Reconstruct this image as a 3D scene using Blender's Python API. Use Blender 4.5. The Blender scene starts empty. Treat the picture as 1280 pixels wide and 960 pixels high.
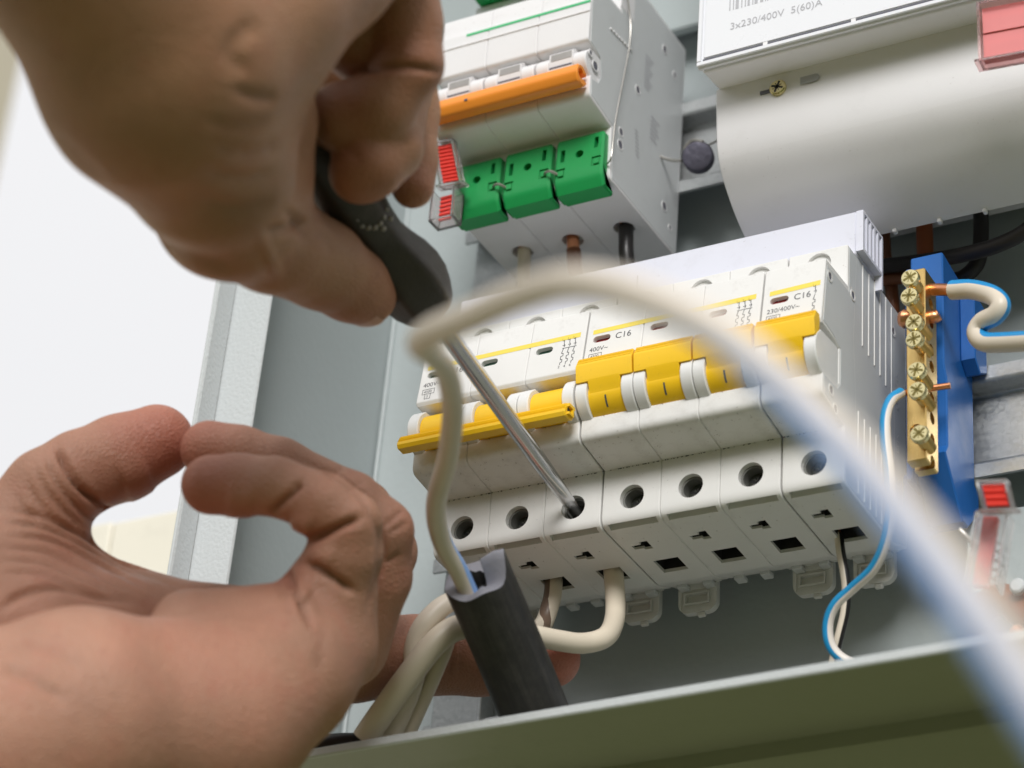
import bpy, bmesh, math, random
import numpy as np
from mathutils import Vector, Matrix
random.seed(7)
# ------------------------------------------------------------------ camera, world, sun, exposure
# All builders work in millimetres (x along the rail, y into the cabinet, z up) and are scaled to metres.
S = 0.001
RC = np.array([[0.8775366, 0.47387624, 0.07328586], [-0.18514002, 0.47582233, -0.85983503], [-0.44232644, 0.74096857, 0.50528497]])
CC = np.array([348.5273, -547.8565, -338.5610])
FP = 3190.28
scene = bpy.context.scene
COL = scene.collection
cam = bpy.data.cameras.new('camera')
camo = bpy.data.objects.new('camera', cam); COL.objects.link(camo)
cam.sensor_width = 36; cam.lens = FP * 36 / 1280
cam.clip_start = 0.01; cam.clip_end = 500
M = Matrix.Identity(4)
for i in range(3):
    M[i][0] = RC[0][i]; M[i][1] = -RC[1][i]; M[i][2] = -RC[2][i]; M[i][3] = CC[i] * S
camo.matrix_world = M
cam.dof.use_dof = True; cam.dof.focus_distance = 0.715; cam.dof.aperture_fstop = 12.0
scene.camera = camo

world = bpy.data.worlds.new('World'); scene.world = world; world.use_nodes = True
wn = world.node_tree.nodes; wl = world.node_tree.links
SUN_EL, SUN_AZ = math.radians(27), math.radians(156)      # azimuth measured from +y towards +x
sky = wn.new('ShaderNodeTexSky'); sky.sky_type = 'NISHITA'; sky.sun_disc = False
sky.sun_elevation = SUN_EL; sky.sun_rotation = SUN_AZ
hs = wn.new('ShaderNodeHueSaturation'); hs.inputs['Saturation'].default_value = 0.55; hs.inputs['Value'].default_value = 0.05
cloud = wn.new('ShaderNodeMixRGB'); cloud.blend_type = 'MIX'; cloud.inputs[0].default_value = 0.75
cloud.inputs[2].default_value = (1.24, 1.235, 1.25, 1)     # even bright overcast
wl.new(sky.outputs[0], hs.inputs['Color']); wl.new(hs.outputs[0], cloud.inputs[1])
# overcast luminance rises smoothly from the horizon to the zenith, (1 + 2 sin e) / 3
tcw = wn.new('ShaderNodeTexCoord'); sep = wn.new('ShaderNodeSeparateXYZ'); wl.new(tcw.outputs['Generated'], sep.inputs[0])
mr = wn.new('ShaderNodeMapRange'); mr.inputs[1].default_value = 0.0; mr.inputs[2].default_value = 1.0; mr.inputs[3].default_value = 1.0; mr.inputs[4].default_value = 1.35
wl.new(sep.outputs['Z'], mr.inputs[0])
mul = wn.new('ShaderNodeMixRGB'); mul.blend_type = 'MULTIPLY'; mul.inputs[0].default_value = 1.0
wl.new(cloud.outputs[0], mul.inputs[1]); wl.new(mr.outputs[0], mul.inputs[2])
bg = wn['Background']; wl.new(mul.outputs[0], bg.inputs['Color']); bg.inputs['Strength'].default_value = 0.66

sl = bpy.data.lights.new('sun', 'SUN'); sl.energy = 2.3; sl.angle = math.radians(24); sl.color = (1.0, 0.985, 0.96)
so = bpy.data.objects.new('sun', sl); COL.objects.link(so)
sd = Vector((math.sin(SUN_AZ) * math.cos(SUN_EL), math.cos(SUN_AZ) * math.cos(SUN_EL), math.sin(SUN_EL)))
so.rotation_euler = sd.to_track_quat('Z', 'Y').to_euler(); so.location = (0.5, -1.0, 2.0)
vs = scene.view_settings
vs.view_transform = 'Standard'; vs.look = 'None'; vs.exposure = 0.25; vs.gamma = 1.0; vs.use_curve_mapping = False
scene.cycles.max_bounces = 8; scene.cycles.transmission_bounces = 6; scene.cycles.diffuse_bounces = 5

# ------------------------------------------------------------------ measuring helpers (photo ray -> point in the room)
def ray(px, py):
    return RC.T @ np.array([(px - 640) / FP, (py - 480) / FP, 1.0])
def at(px, py, d):
    return Vector(CC + ray(px, py) * d)
def on(px, py, **k):
    r = ray(px, py); (a, v), = k.items(); i = 'xyz'.index(a)
    return Vector(CC + r * ((v - CC[i]) / r[i]))
def pix(P):
    q = (np.asarray(P, float) - CC) @ RC.T
    return 640 + FP * q[..., 0] / q[..., 2], 480 + FP * q[..., 1] / q[..., 2], q[..., 2]

# ------------------------------------------------------------------ materials
def nodes(name):
    m = bpy.data.materials.new(name); m.use_nodes = True
    nt = m.node_tree; return m, nt, nt.nodes['Principled BSDF']
def N(nt, t, **k):
    n = nt.nodes.new(t)
    for a, v in k.items(): setattr(n, a, v)
    return n
def coords(nt, scale):
    tc = N(nt, 'ShaderNodeTexCoord'); mp = N(nt, 'ShaderNodeMapping')
    mp.inputs['Scale'].default_value = scale if hasattr(scale, '__len__') else (scale,) * 3
    nt.links.new(tc.outputs['Object'], mp.inputs['Vector']); return mp.outputs[0]
def ramp(nt, src, a, b, ca=(0, 0, 0, 1), cb=(1, 1, 1, 1)):
    r = N(nt, 'ShaderNodeValToRGB'); r.color_ramp.elements[0].position = a; r.color_ramp.elements[1].position = b
    r.color_ramp.elements[0].color = ca; r.color_ramp.elements[1].color = cb
    nt.links.new(src, r.inputs[0]); return r.outputs[0]
def noise(nt, vec, scale, detail=4, rough=0.55):
    n = N(nt, 'ShaderNodeTexNoise'); n.inputs['Scale'].default_value = scale; n.inputs['Detail'].default_value = detail
    n.inputs['Roughness'].default_value = rough; nt.links.new(vec, n.inputs['Vector']); return n.outputs['Fac']
def mix(nt, fac, a, b, mode='MIX'):
    m = N(nt, 'ShaderNodeMixRGB', blend_type=mode)
    for i, v in ((0, fac), (1, a), (2, b)):
        if hasattr(v, 'is_linked') or hasattr(v, 'links'): nt.links.new(v, m.inputs[i])
        else: m.inputs[i].default_value = v if i == 0 else (tuple(v) + (1,))[:4]
    return m.outputs[0]
def bump(nt, bsdf, src, strength, dist=0.0005):
    b = N(nt, 'ShaderNodeBump'); b.inputs['Strength'].default_value = strength; b.inputs['Distance'].default_value = dist
    nt.links.new(src, b.inputs['Height']); nt.links.new(b.outputs[0], bsdf.inputs['Normal'])
def plain(name, c, rough=0.5, metal=0.0, var=0.08, vscale=60, bmp=0.0, bscale=900, specks=0.0, sss=0.0, stretch=None, dirt=(0.16, 0.12, 0.08)):
    m, nt, b = nodes(name)
    v = coords(nt, stretch or 1.0)
    n1 = noise(nt, v, vscale)
    lo = tuple(x * (1 - var) for x in c); hi = tuple(min(1, x * (1 + var)) for x in c)
    col = mix(nt, n1, lo, hi)
    if specks:
        n2 = noise(nt, v, 900, 2, 0.5); n3 = noise(nt, v, 45, 3)
        s1 = ramp(nt, n2, 0.69, 0.73); s2 = ramp(nt, n3, 0.5, 0.72)
        mm = N(nt, 'ShaderNodeMath', operation='MULTIPLY'); nt.links.new(s1, mm.inputs[0]); nt.links.new(s2, mm.inputs[1])
        m2 = N(nt, 'ShaderNodeMath', operation='MULTIPLY'); nt.links.new(mm.outputs[0], m2.inputs[0]); m2.inputs[1].default_value = specks
        col = mix(nt, m2.outputs[0], col, dirt)
        smear = ramp(nt, noise(nt, v, 95, 6, 0.7), 0.56, 0.8)
        m3 = N(nt, 'ShaderNodeMath', operation='MULTIPLY'); nt.links.new(smear, m3.inputs[0]); m3.inputs[1].default_value = specks * 0.35
        col = mix(nt, m3.outputs[0], col, dirt)
    nt.links.new(col, b.inputs['Base Color'])
    b.inputs['Metallic'].default_value = metal
    rr = ramp(nt, noise(nt, v, vscale * 2.3), 0.2, 0.8, (rough * 0.82,) * 3 + (1,), (min(1, rough * 1.2),) * 3 + (1,))
    nt.links.new(rr, b.inputs['Roughness'])
    if bmp: bump(nt, b, noise(nt, v, bscale, 3), bmp)
    if sss:
        b.inputs['Subsurface Weight'].default_value = sss; b.inputs['Subsurface Radius'].default_value = (0.003, 0.0025, 0.002)
        b.inputs['Subsurface Scale'].default_value = 1.0
    return m
MAT = {}
MAT['abs'] = plain('breaker_white_plastic', (0.76, 0.755, 0.74), 0.38, var=0.03, bmp=0.05, bscale=2500, specks=0.85)
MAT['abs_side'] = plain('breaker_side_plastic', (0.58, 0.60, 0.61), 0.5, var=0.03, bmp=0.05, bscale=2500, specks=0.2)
MAT['abs_up'] = plain('main_switch_white_plastic', (0.78, 0.77, 0.78), 0.4, var=0.03, bmp=0.03, bscale=2500, specks=0.25)
MAT['cheek'] = plain('switch_surround_plastic', (0.76, 0.76, 0.75), 0.38, var=0.02, specks=0.25)
MAT['busbar'] = plain('busbar_cover_plastic', (0.70, 0.71, 0.80), 0.4, var=0.02, specks=0.25)
MAT['yellow'] = plain('yellow_toggle_plastic', (0.88, 0.54, 0.012), 0.36, var=0.04, specks=0.25)
MAT['orange'] = plain('orange_toggle_plastic', (0.90, 0.30, 0.035), 0.33, var=0.05)
MAT['green'] = plain('green_cover_plastic', (0.01, 0.30, 0.075), 0.4, var=0.05)
MAT['green_ink'] = plain('green_print', (0.06, 0.50, 0.2), 0.5)
MAT['stripe'] = plain('yellow_print', (0.85, 0.67, 0.10), 0.45, var=0.03)
MAT['ink'] = plain('grey_ink', (0.07, 0.07, 0.08), 0.6)
MAT['ink_soft'] = plain('faded_ink', (0.46, 0.46, 0.49), 0.6)
MAT['dark'] = plain('recess_shade_and_dust', (0.02, 0.02, 0.02), 0.6)  # near black for painted shade in openings and slots; also the dust specks
MAT['window_grey'] = plain('grey_window', (0.33, 0.32, 0.31), 0.4, var=0.2, vscale=200)
MAT['hole_grey'] = plain('hole_shade_grey', (0.16, 0.16, 0.15), 0.5)  # grey collar colour carries the shade inside the screw holes
MAT['hole_screw'] = plain('shaded_hole_screw', (0.26, 0.27, 0.235), 0.33, 0.9, var=0.4, vscale=500)  # screw metal darkened for the shade down in its hole
MAT['flag_green'] = plain('green_flag', (0.03, 0.09, 0.06), 0.4)
MAT['flag_red'] = plain('red_flag', (0.25, 0.01, 0.01), 0.4)
MAT['clip'] = plain('grey_clip_plastic', (0.64, 0.64, 0.62), 0.4, var=0.05, sss=0.1)
MAT['zinc'] = plain('yellow_zinc_steel', (0.75, 0.66, 0.36), 0.26, 1.0, var=0.25, vscale=300)
MAT['dull_zinc'] = plain('dull_zinc_steel', (0.40, 0.42, 0.38), 0.35, 1.0, var=0.3, vscale=300)
MAT['brass'] = plain('brass', (0.72, 0.50, 0.19), 0.30, 1.0, var=0.1, vscale=90, bmp=0.1, bscale=700, stretch=(8, 8, 1))
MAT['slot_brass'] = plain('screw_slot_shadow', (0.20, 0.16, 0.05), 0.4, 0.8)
MAT['copper'] = plain('copper', (0.80, 0.36, 0.19), 0.33, 1.0, var=0.2, vscale=400)
MAT['steel'] = plain('bright_steel_shaft', (0.56, 0.56, 0.57), 0.2, 1.0, var=0.08, vscale=150, bmp=0.02, bscale=900)
MAT['blue'] = plain('blue_holder_plastic', (0.012, 0.12, 0.42), 0.42, var=0.12, bmp=0.04, specks=0.12, dirt=(0.2, 0.3, 0.5))
MAT['beige'] = plain('beige_wire_insulation', (0.70, 0.62, 0.50), 0.42, var=0.05, specks=0.15)
MAT['black_wire'] = plain('black_wire_insulation', (0.017, 0.015, 0.015), 0.4)
MAT['brown_wire'] = plain('brown_wire_insulation', (0.22, 0.075, 0.03), 0.42)
MAT['orange_wire'] = plain('orange_brown_cable', (0.36, 0.09, 0.02), 0.45)
MAT['dark_cable'] = plain('dark_cable_sheath', (0.02, 0.016, 0.014), 0.45)
MAT['lead'] = plain('dark_lead_seal', (0.10, 0.095, 0.13), 0.5, 0.4, var=0.3, vscale=250, bmp=0.5, bscale=500)
MAT['seal_wire'] = plain('twisted_seal_wire', (0.45, 0.43, 0.40), 0.35, 0.8, var=0.2, vscale=600)
MAT['red_seal'] = plain('red_seal_insert', (0.80, 0.045, 0.03), 0.4, var=0.1)
MAT['pink_seal'] = plain('pink_seal_insert', (0.72, 0.22, 0.22), 0.4, var=0.1)
MAT['meter'] = plain('meter_white_plastic', (0.82, 0.81, 0.825), 0.42, var=0.02, bmp=0.04, bscale=1800, specks=0.18)
MAT['meter_plate'] = plain('meter_front_plate', (0.80, 0.81, 0.85), 0.3, var=0.01)
MAT['cream'] = plain('cream_cladding', (0.80, 0.76, 0.66), 0.6, var=0.04, vscale=30, bmp=0.1, bscale=300, specks=0.3)
MAT['plaster'] = plain('pale_plaster', (0.62, 0.56, 0.44), 0.8, var=0.08, vscale=6)
MAT['nail'] = plain('fingernail', (0.60, 0.36, 0.28), 0.35, var=0.05, sss=0.15)
MAT['meter_dark'] = plain('bezel_shadow_gap', (0.12, 0.12, 0.15), 0.5)
def painted(name, c, bs=420, bm=0.35, rough=0.42):
    m, nt, b = nodes(name); v = coords(nt, 1.0)
    col = mix(nt, noise(nt, v, 14, 5), tuple(x * .93 for x in c), tuple(x * 1.05 for x in c))
    sm = ramp(nt, noise(nt, coords(nt, (1, 1, 0.45)), 55, 7, 0.72), 0.60, 0.78)
    k = N(nt, 'ShaderNodeMath', operation='MULTIPLY'); nt.links.new(sm, k.inputs[0]); k.inputs[1].default_value = 0.22
    col = mix(nt, k.outputs[0], col, (0.10, 0.10, 0.09)); nt.links.new(col, b.inputs['Base Color'])
    b.inputs['Roughness'].default_value = rough
    bump(nt, b, noise(nt, v, bs, 2, 0.4), bm, 0.0003); return m
MAT['paint'] = painted('grey_powder_coat', (0.43, 0.475, 0.48))
MAT['paint_lip'] = painted('grey_powder_coat_textured', (0.55, 0.58, 0.59), 900, 0.55, 0.38)
MAT['paint_under'] = painted('shaded_powder_coat', (0.36, 0.37, 0.31), 300, 0.3, 0.3)  # same grey coat, with underside shade and lawn reflection put into its colour
def galv():
    m, nt, b = nodes('galvanised_steel'); v = coords(nt, 1.0)
    vo = N(nt, 'ShaderNodeTexVoronoi'); vo.inputs['Scale'].default_value = 900; nt.links.new(v, vo.inputs['Vector'])
    n = noise(nt, coords(nt, (0.25, 1, 1)), 900, 3)
    f = mix(nt, 0.55, vo.outputs['Color'], n); col = ramp(nt, f, 0.2, 0.8, (0.40, 0.415, 0.42, 1), (0.52, 0.535, 0.54, 1))
    nt.links.new(col, b.inputs['Base Color']); b.inputs['Metallic'].default_value = 0.75
    nt.links.new(ramp(nt, f, 0.2, 0.8, (0.3,) * 3 + (1,), (0.55,) * 3 + (1,)), b.inputs['Roughness'])
    bump(nt, b, f, 0.12, 0.0002); return m
MAT['galv'] = galv()
def clear(name, tint):
    m, nt, b = nodes(name); b.inputs['Base Color'].default_value = tint + (1,)
    b.inputs['Transmission Weight'].default_value = 0.9; b.inputs['Roughness'].default_value = 0.12; b.inputs['IOR'].default_value = 1.3
    v = coords(nt, 1.0); bump(nt, b, noise(nt, v, 350, 3), 0.3); return m
MAT['clear'] = clear('clear_seal_plastic', (0.92, 0.88, 0.88))
MAT['clear_pink'] = clear('pinkish_seal_plastic', (0.95, 0.70, 0.70))
def striped(name, c1, c2, a0, a1):
    m, nt, b = nodes(name)
    uv = N(nt, 'ShaderNodeUVMap'); sx = N(nt, 'ShaderNodeSeparateXYZ'); nt.links.new(uv.outputs[0], sx.inputs[0])
    p = N(nt, 'ShaderNodeMath', operation='GREATER_THAN'); p.inputs[1].default_value = a0
    q = N(nt, 'ShaderNodeMath', operation='LESS_THAN'); q.inputs[1].default_value = a1
    nt.links.new(sx.outputs[0], p.inputs[0]); nt.links.new(sx.outputs[0], q.inputs[0])
    r = N(nt, 'ShaderNodeMath', operation='MULTIPLY'); nt.links.new(p.outputs[0], r.inputs[0]); nt.links.new(q.outputs[0], r.inputs[1])
    v = coords(nt, 1.0); k = noise(nt, v, 120, 4)
    a = mix(nt, k, tuple(x * .92 for x in c1), tuple(x * 1.06 for x in c1)); bb = mix(nt, k, tuple(x * .85 for x in c2), tuple(x * 1.15 for x in c2))
    nt.links.new(mix(nt, r.outputs[0], a, bb), b.inputs['Base Color']); b.inputs['Roughness'].default_value = 0.4; return m
BEI = (0.72, 0.64, 0.53)
MAT['w_blue'] = striped('beige_wire_blue_stripe', BEI, (0.015, 0.26, 0.58), 0.80, 1.01)
MAT['w_blue_thin'] = striped('white_wire_blue_edge', (0.74, 0.69, 0.64), (0.012, 0.27, 0.56), 0.36, 0.70)
MAT['w_black'] = striped('beige_wire_black_stripe', BEI, (0.012, 0.011, 0.011), 0.74, 1.01)
MAT['w_brown'] = striped('beige_wire_brown_stripe', BEI, (0.17, 0.115, 0.085), 0.50, 0.72)
MAT['w_bigblue'] = striped('pale_wire_blue_side', (0.68, 0.61, 0.53), (0.25, 0.42, 0.78), 0.38, 0.62)
def rubber():
    m, nt, b = nodes('dusty_black_rubber')
    tc = N(nt, 'ShaderNodeTexCoord'); m1 = N(nt, 'ShaderNodeMapping'); m2 = N(nt, 'ShaderNodeMapping')
    axis = (at(597, 722, 655) - at(690, 945, 672)).normalized()
    m1.inputs['Rotation'].default_value = axis.rotation_difference(Vector((0, 0, 1))).to_euler()      # grain runs along the sheath
    m2.inputs['Scale'].default_value = (1, 1, 0.035)
    nt.links.new(tc.outputs['Object'], m1.inputs['Vector']); nt.links.new(m1.outputs[0], m2.inputs['Vector'])
    n = noise(nt, m2.outputs[0], 900, 5, 0.7); n2 = noise(nt, m1.outputs[0], 240, 6, .75)
    f = mix(nt, 0.55, n, n2); nt.links.new(ramp(nt, f, 0.45, 0.75, (0.017, 0.0165, 0.0165, 1), (0.052, 0.048, 0.043, 1)), b.inputs['Base Color'])
    b.inputs['Roughness'].default_value = 0.5; bump(nt, b, n, 0.3, 0.0004); return m
MAT['rubber'] = rubber()
MAT['tube_cut'] = plain('cut_sheath_face', (0.22, 0.22, 0.25), 0.55, var=0.15, vscale=200, bmp=0.2)
MAT['handle'] = plain('worn_dark_rubber_grip', (0.044, 0.037, 0.031), 0.5, var=0.3, vscale=120, bmp=0.3, bscale=900, specks=0.5, dirt=(0.2, 0.17, 0.14))
MAT['grip_print'] = plain('worn_white_print', (0.42, 0.40, 0.37), 0.6, var=0.3, vscale=500)
def skin(name, base, red):
    m, nt, b = nodes(name); v = coords(nt, 1.0)
    at_ = N(nt, 'ShaderNodeAttribute'); at_.attribute_name = 'blush'
    n = noise(nt, v, 45, 5, 0.6)
    col = mix(nt, ramp(nt, n, 0.3, 0.7), tuple(x * .86 for x in base), tuple(min(1, x * 1.1) for x in base))
    n4 = noise(nt, v, 130, 3); col = mix(nt, ramp(nt, n4, 0.52, 0.8, cb=(0.3,) * 3 + (1,)), col, red)
    col = mix(nt, at_.outputs['Fac'], col, red)
    gr = N(nt, 'ShaderNodeAttribute'); gr.attribute_name = 'crease_dark'; col = mix(nt, gr.outputs['Fac'], col, tuple(x * .38 for x in base))  # extra crease darkening put into the skin colour along the fold lines
    n6 = noise(nt, v, 26, 4); col = mix(nt, ramp(nt, n6, 0.45, 0.75, cb=(0.32,) * 3 + (1,)), col, red)
    n5 = noise(nt, v, 420, 2); col = mix(nt, ramp(nt, n5, 0.68, 0.74, cb=(0.25,) * 3 + (1,)), col, tuple(x * .5 for x in red))
    nt.links.new(col, b.inputs['Base Color'])
    b.inputs['Subsurface Weight'].default_value = 0.12; b.inputs['Subsurface Radius'].default_value = (0.0045, 0.0016, 0.0009); b.inputs['Subsurface Scale'].default_value = 0.8
    b.inputs['Roughness'].default_value = 0.48; b.inputs['Specular IOR Level'].default_value = 0.4
    vo = N(nt, 'ShaderNodeTexVoronoi'); vo.feature = 'DISTANCE_TO_EDGE'; vo.inputs['Scale'].default_value = 900; nt.links.new(v, vo.inputs['Vector'])
    fine = ramp(nt, vo.outputs['Distance'], 0.0, 0.25)
    wr = noise(nt, coords(nt, (1, 1, 2.6)), 190, 4, 0.6)
    pores = noise(nt, v, 1500, 2, 0.5); bump(nt, b, mix(nt, 0.3, mix(nt, 0.6, fine, wr), pores), 0.6, 0.0007); return m
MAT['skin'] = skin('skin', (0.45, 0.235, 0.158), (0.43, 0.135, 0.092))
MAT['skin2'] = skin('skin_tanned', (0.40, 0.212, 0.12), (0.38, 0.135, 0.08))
def grass():
    m, nt, b = nodes('grass_green'); v = coords(nt, 1.0)
    nt.links.new(mix(nt, noise(nt, v, 3, 8, 0.7), (0.05, 0.062, 0.012), (0.095, 0.112, 0.026)), b.inputs['Base Color']); b.inputs['Roughness'].default_value = 0.9; return m
MAT['grass'] = grass()

# ------------------------------------------------------------------ mesh helpers
class MB:
    def __init__(s): s.v = []; s.f = []; s.uv = {}
    def add(s, vs, fs, uvs=None):
        o = len(s.v); s.v += [tuple(p) for p in vs]
        for i, f in enumerate(fs):
            if uvs: s.uv[len(s.f)] = uvs[i]
            s.f.append(tuple(o + k for k in f))
        return s
    def box(s, a, b, c=0.0):
        (x0, y0, z0), (x1, y1, z1) = a, b
        if c <= 0:
            vs = [(x, y, z) for x in (x0, x1) for y in (y0, y1) for z in (z0, z1)]
            return s.add(vs, [(0, 1, 3, 2), (4, 6, 7, 5), (0, 4, 5, 1), (2, 3, 7, 6), (0, 2, 6, 4), (1, 5, 7, 3)])
        return s.prism([(y0 + c, z0), (y1 - c, z0), (y1, z0 + c), (y1, z1 - c), (y1 - c, z1), (y0 + c, z1), (y0, z1 - c), (y0, z0 + c)], x0, x1, c)
    def prism(s, prof, x0, x1, c=0.0):
        n = len(prof)
        if c > 0:
            q = inset(prof, c); L = [(x0, q), (x0 + c, prof), (x1 - c, prof), (x1, q)]
        else: L = [(x0, prof), (x1, prof)]
        vs = [(x, y, z) for x, P in L for y, z in P]; fs = []
        for k in range(len(L) - 1):
            for i in range(n):
                j = (i + 1) % n; fs.append((k * n + i, k * n + j, (k + 1) * n + j, (k + 1) * n + i))
        fs.append(tuple(range(n - 1, -1, -1))); fs.append(tuple((len(L) - 1) * n + i for i in range(n)))
        return s.add(vs, fs)
    def lathe(s, p0, p1, prof, n=20, caps=True):
        p0 = Vector(p0); ax = (Vector(p1) - p0).normalized()
        u = ax.orthogonal().normalized(); w = ax.cross(u); vs = []; fs = []
        for t, r in prof:
            for i in range(n):
                a = 2 * math.pi * i / n; vs.append(p0 + ax * t + (u * math.cos(a) + w * math.sin(a)) * r)
        m = len(prof)
        for k in range(m - 1):
            for i in range(n):
                j = (i + 1) % n; fs.append((k * n + i, k * n + j, (k + 1) * n + j, (k + 1) * n + i))
        if caps: fs.append(tuple(range(n - 1, -1, -1))); fs.append(tuple((m - 1) * n + i for i in range(n)))
        return s.add(vs, fs)
    def cyl(s, p0, p1, r, n=20, c=0.0):
        L = (Vector(p1) - Vector(p0)).length
        return s.lathe(p0, p1, [(0, r - c), (c, r), (L - c, r), (L, r - c)] if c else [(0, r), (L, r)], n)
    def tube(s, pts, r, n=14, ref=(0, 1, 0), sub=8, flat=1.0, twist=None):
        P = catmull([Vector(p) for p in pts], sub) if sub > 1 else [Vector(p) for p in pts]
        m = len(P); R_ = r if hasattr(r, '__len__') else [r] * len(pts)
        rad = [R_[min(int(i / max(1, sub)), len(R_) - 1)] * (1 - (i / sub) % 1) + R_[min(int(i / max(1, sub)) + 1, len(R_) - 1)] * ((i / sub) % 1) for i in range(m)]
        camref = ref == 'cam'; ref = None if camref else Vector(ref); vs = []; fs = []; uvs = []
        tw = [0.0] * m if not twist else [(lambda f: twist[int(f)] * (1 - f % 1) + twist[min(int(f) + 1, len(twist) - 1)] * (f % 1))(min(i / max(1, sub), len(twist) - 1)) for i in range(m)]
        for i in range(m):
            t = (P[min(i + 1, m - 1)] - P[max(i - 1, 0)]).normalized()
            rf = Vector(CC) - P[i] if camref else ref; u = t.cross(rf); u = u.normalized() if u.length > 1e-4 else t.orthogonal().normalized(); w = u.cross(t)
            for k in range(n):
                a = 2 * math.pi * k / n; vs.append(P[i] + (u * math.cos(a) + w * math.sin(a) * flat) * rad[i])
        for i in range(m - 1):
            for k in range(n):
                j = (k + 1) % n; fs.append((i * n + k, i * n + j, (i + 1) * n + j, (i + 1) * n + k))
                b0 = (k / n - tw[i]) % 1.0; b1 = b0 + tw[i] - tw[i + 1]; uvs.append([(b0, i), (b0 + 1 / n, i), (b1 + 1 / n, i + 1), (b1, i + 1)])
        fs.append(tuple(range(n - 1, -1, -1))); uvs.append([((n - 1 - k) / n, 0) for k in range(n)])
        fs.append(tuple((m - 1) * n + i for i in range(n))); uvs.append([(k / n, m) for k in range(n)])
        return s.add(vs, fs, uvs)
    def mesh(s, name, origin=(0, 0, 0), smooth=40):
        me = bpy.data.meshes.new(name)
        ox, oy, oz = origin
        me.from_pydata([((x - ox) * S, (y - oy) * S, (z - oz) * S) for x, y, z in s.v], [], s.f)
        if s.uv:
            uvl = me.uv_layers.new(name='UVMap')
            for p in me.polygons:
                if p.index in s.uv:
                    for li, c in zip(p.loop_indices, s.uv[p.index]): uvl.data[li].uv = c
        bm = bmesh.new(); bm.from_mesh(me); bmesh.ops.recalc_face_normals(bm, faces=bm.faces); bm.to_mesh(me); bm.free()
        finish(me, smooth); return me
def finish(me, smooth=40):
    if smooth:
        me.polygons.foreach_set('use_smooth', [True] * len(me.polygons))
        if smooth < 180: me.set_sharp_from_angle(angle=math.radians(smooth))
def inset(P, c):
    n = len(P); A = sum(P[i][0] * P[(i + 1) % n][1] - P[(i + 1) % n][0] * P[i][1] for i in range(n)); sg = 1 if A > 0 else -1
    out = []
    for i in range(n):
        p, q, r = Vector(P[i - 1]), Vector(P[i]), Vector(P[(i + 1) % n])
        d1 = (q - p).normalized(); d2 = (r - q).normalized(); n1 = Vector((-d1.y, d1.x)) * sg; n2 = Vector((-d2.y, d2.x)) * sg
        b = n1 + n2; k = b.dot(n1); out.append(tuple(q + b * (c / max(k, 0.35))))
    return out
def catmull(P, sub):
    out = []; n = len(P)
    for i in range(n - 1):
        a = P[i - 1] if i else P[0] * 2 - P[1]; b, c = P[i], P[i + 1]; d = P[i + 2] if i + 2 < n else P[-1] * 2 - P[-2]
        for k in range(sub):
            t = k / sub
            out.append(0.5 * ((2 * b) + (c - a) * t + (2 * a - 5 * b + 4 * c - d) * t * t + (3 * b - a - 3 * c + d) * t ** 3))
    out.append(P[-1]); return out
def rounded(P, radii, n=5):
    out = []
    for i in range(len(P)):
        p, q, r = Vector(P[i - 1]), Vector(P[i]), Vector(P[(i + 1) % len(P)]); R = radii.get(i, 0)
        if not R: out.append(tuple(q)); continue
        d1 = (p - q).normalized(); d2 = (r - q).normalized(); a = q + d1 * min(R, (p - q).length * .48); b = q + d2 * min(R, (r - q).length * .48)
        for k in range(n + 1):
            t = k / n; out.append(tuple(a * (1 - t) ** 2 + q * 2 * t * (1 - t) + b * t * t))
    return out
def circle(cy, cz, r, n=24, a0=0, a1=360):
    full = abs(a1 - a0) == 360
    return [(cy + r * math.cos(math.radians(a0 + (a1 - a0) * i / (n if full else n - 1))), cz + r * math.sin(math.radians(a0 + (a1 - a0) * i / (n if full else n - 1)))) for i in range(n)]

def obj(name, me, mat, parent=None, loc=None):
    o = bpy.data.objects.new(name, me); COL.objects.link(o)
    if mat is not None and not me.materials: me.materials.append(MAT[mat])
    if parent is not None: o.parent = parent
    if loc is not None: o.location = Vector(loc) * S
    return o
def thing(name, label, cat, loc=(0, 0, 0), group=None):
    o = bpy.data.objects.new(name, None); COL.objects.link(o); o.location = Vector(loc) * S
    o.empty_display_size = 0.01; o['label'] = label; o['category'] = cat; o['org'] = tuple(loc)
    if group: o['group'] = group
    return o
def tag(o, label, cat, group=None):
    o['label'] = label; o['category'] = cat
    if group: o['group'] = group
    return o
def part(name, mb, mat, parent, smooth=40):
    """part of a top-level thing, or of a part (whose origin is that of its thing); points given in room millimetres"""
    org = parent['org']
    o = obj(name, mb.mesh(name, org, smooth), mat, parent); o['org'] = org; return o
def dup(o, parent, dx=(0, 0, 0)):
    c = o.copy(); COL.objects.link(c); c.parent = parent; c.location = o.location + Vector(dx) * S; return c
def single(name, mb, mat, label, cat, group=None, smooth=40):
    """a thing that is one mesh; origin at its first point"""
    org = mb.v[0]; o = obj(name, mb.mesh(name, org, smooth), mat, None, org); tag(o, label, cat, group); return o
def boolean(base, cutters):
    """base, cutters: MB lists; returns MB-like mesh (in mm)"""
    ob = bpy.data.objects.new('tmp', base.mesh('tmp', smooth=0)); COL.objects.link(ob)
    tmp = [ob]
    for c in cutters:
        co = bpy.data.objects.new('cut', c.mesh('cut', smooth=0)); COL.objects.link(co); tmp.append(co)
        md = ob.modifiers.new('b', 'BOOLEAN'); md.object = co; md.operation = 'DIFFERENCE'; md.solver = 'EXACT'
    dg = bpy.context.evaluated_depsgraph_get(); dg.update()
    me = bpy.data.meshes.new_from_object(ob.evaluated_get(dg))
    r = MB(); r.v = [tuple(v.co / S) for v in me.vertices]; r.f = [tuple(p.vertices) for p in me.polygons]
    for o in tmp: bpy.data.objects.remove(o)
    return r
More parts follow.
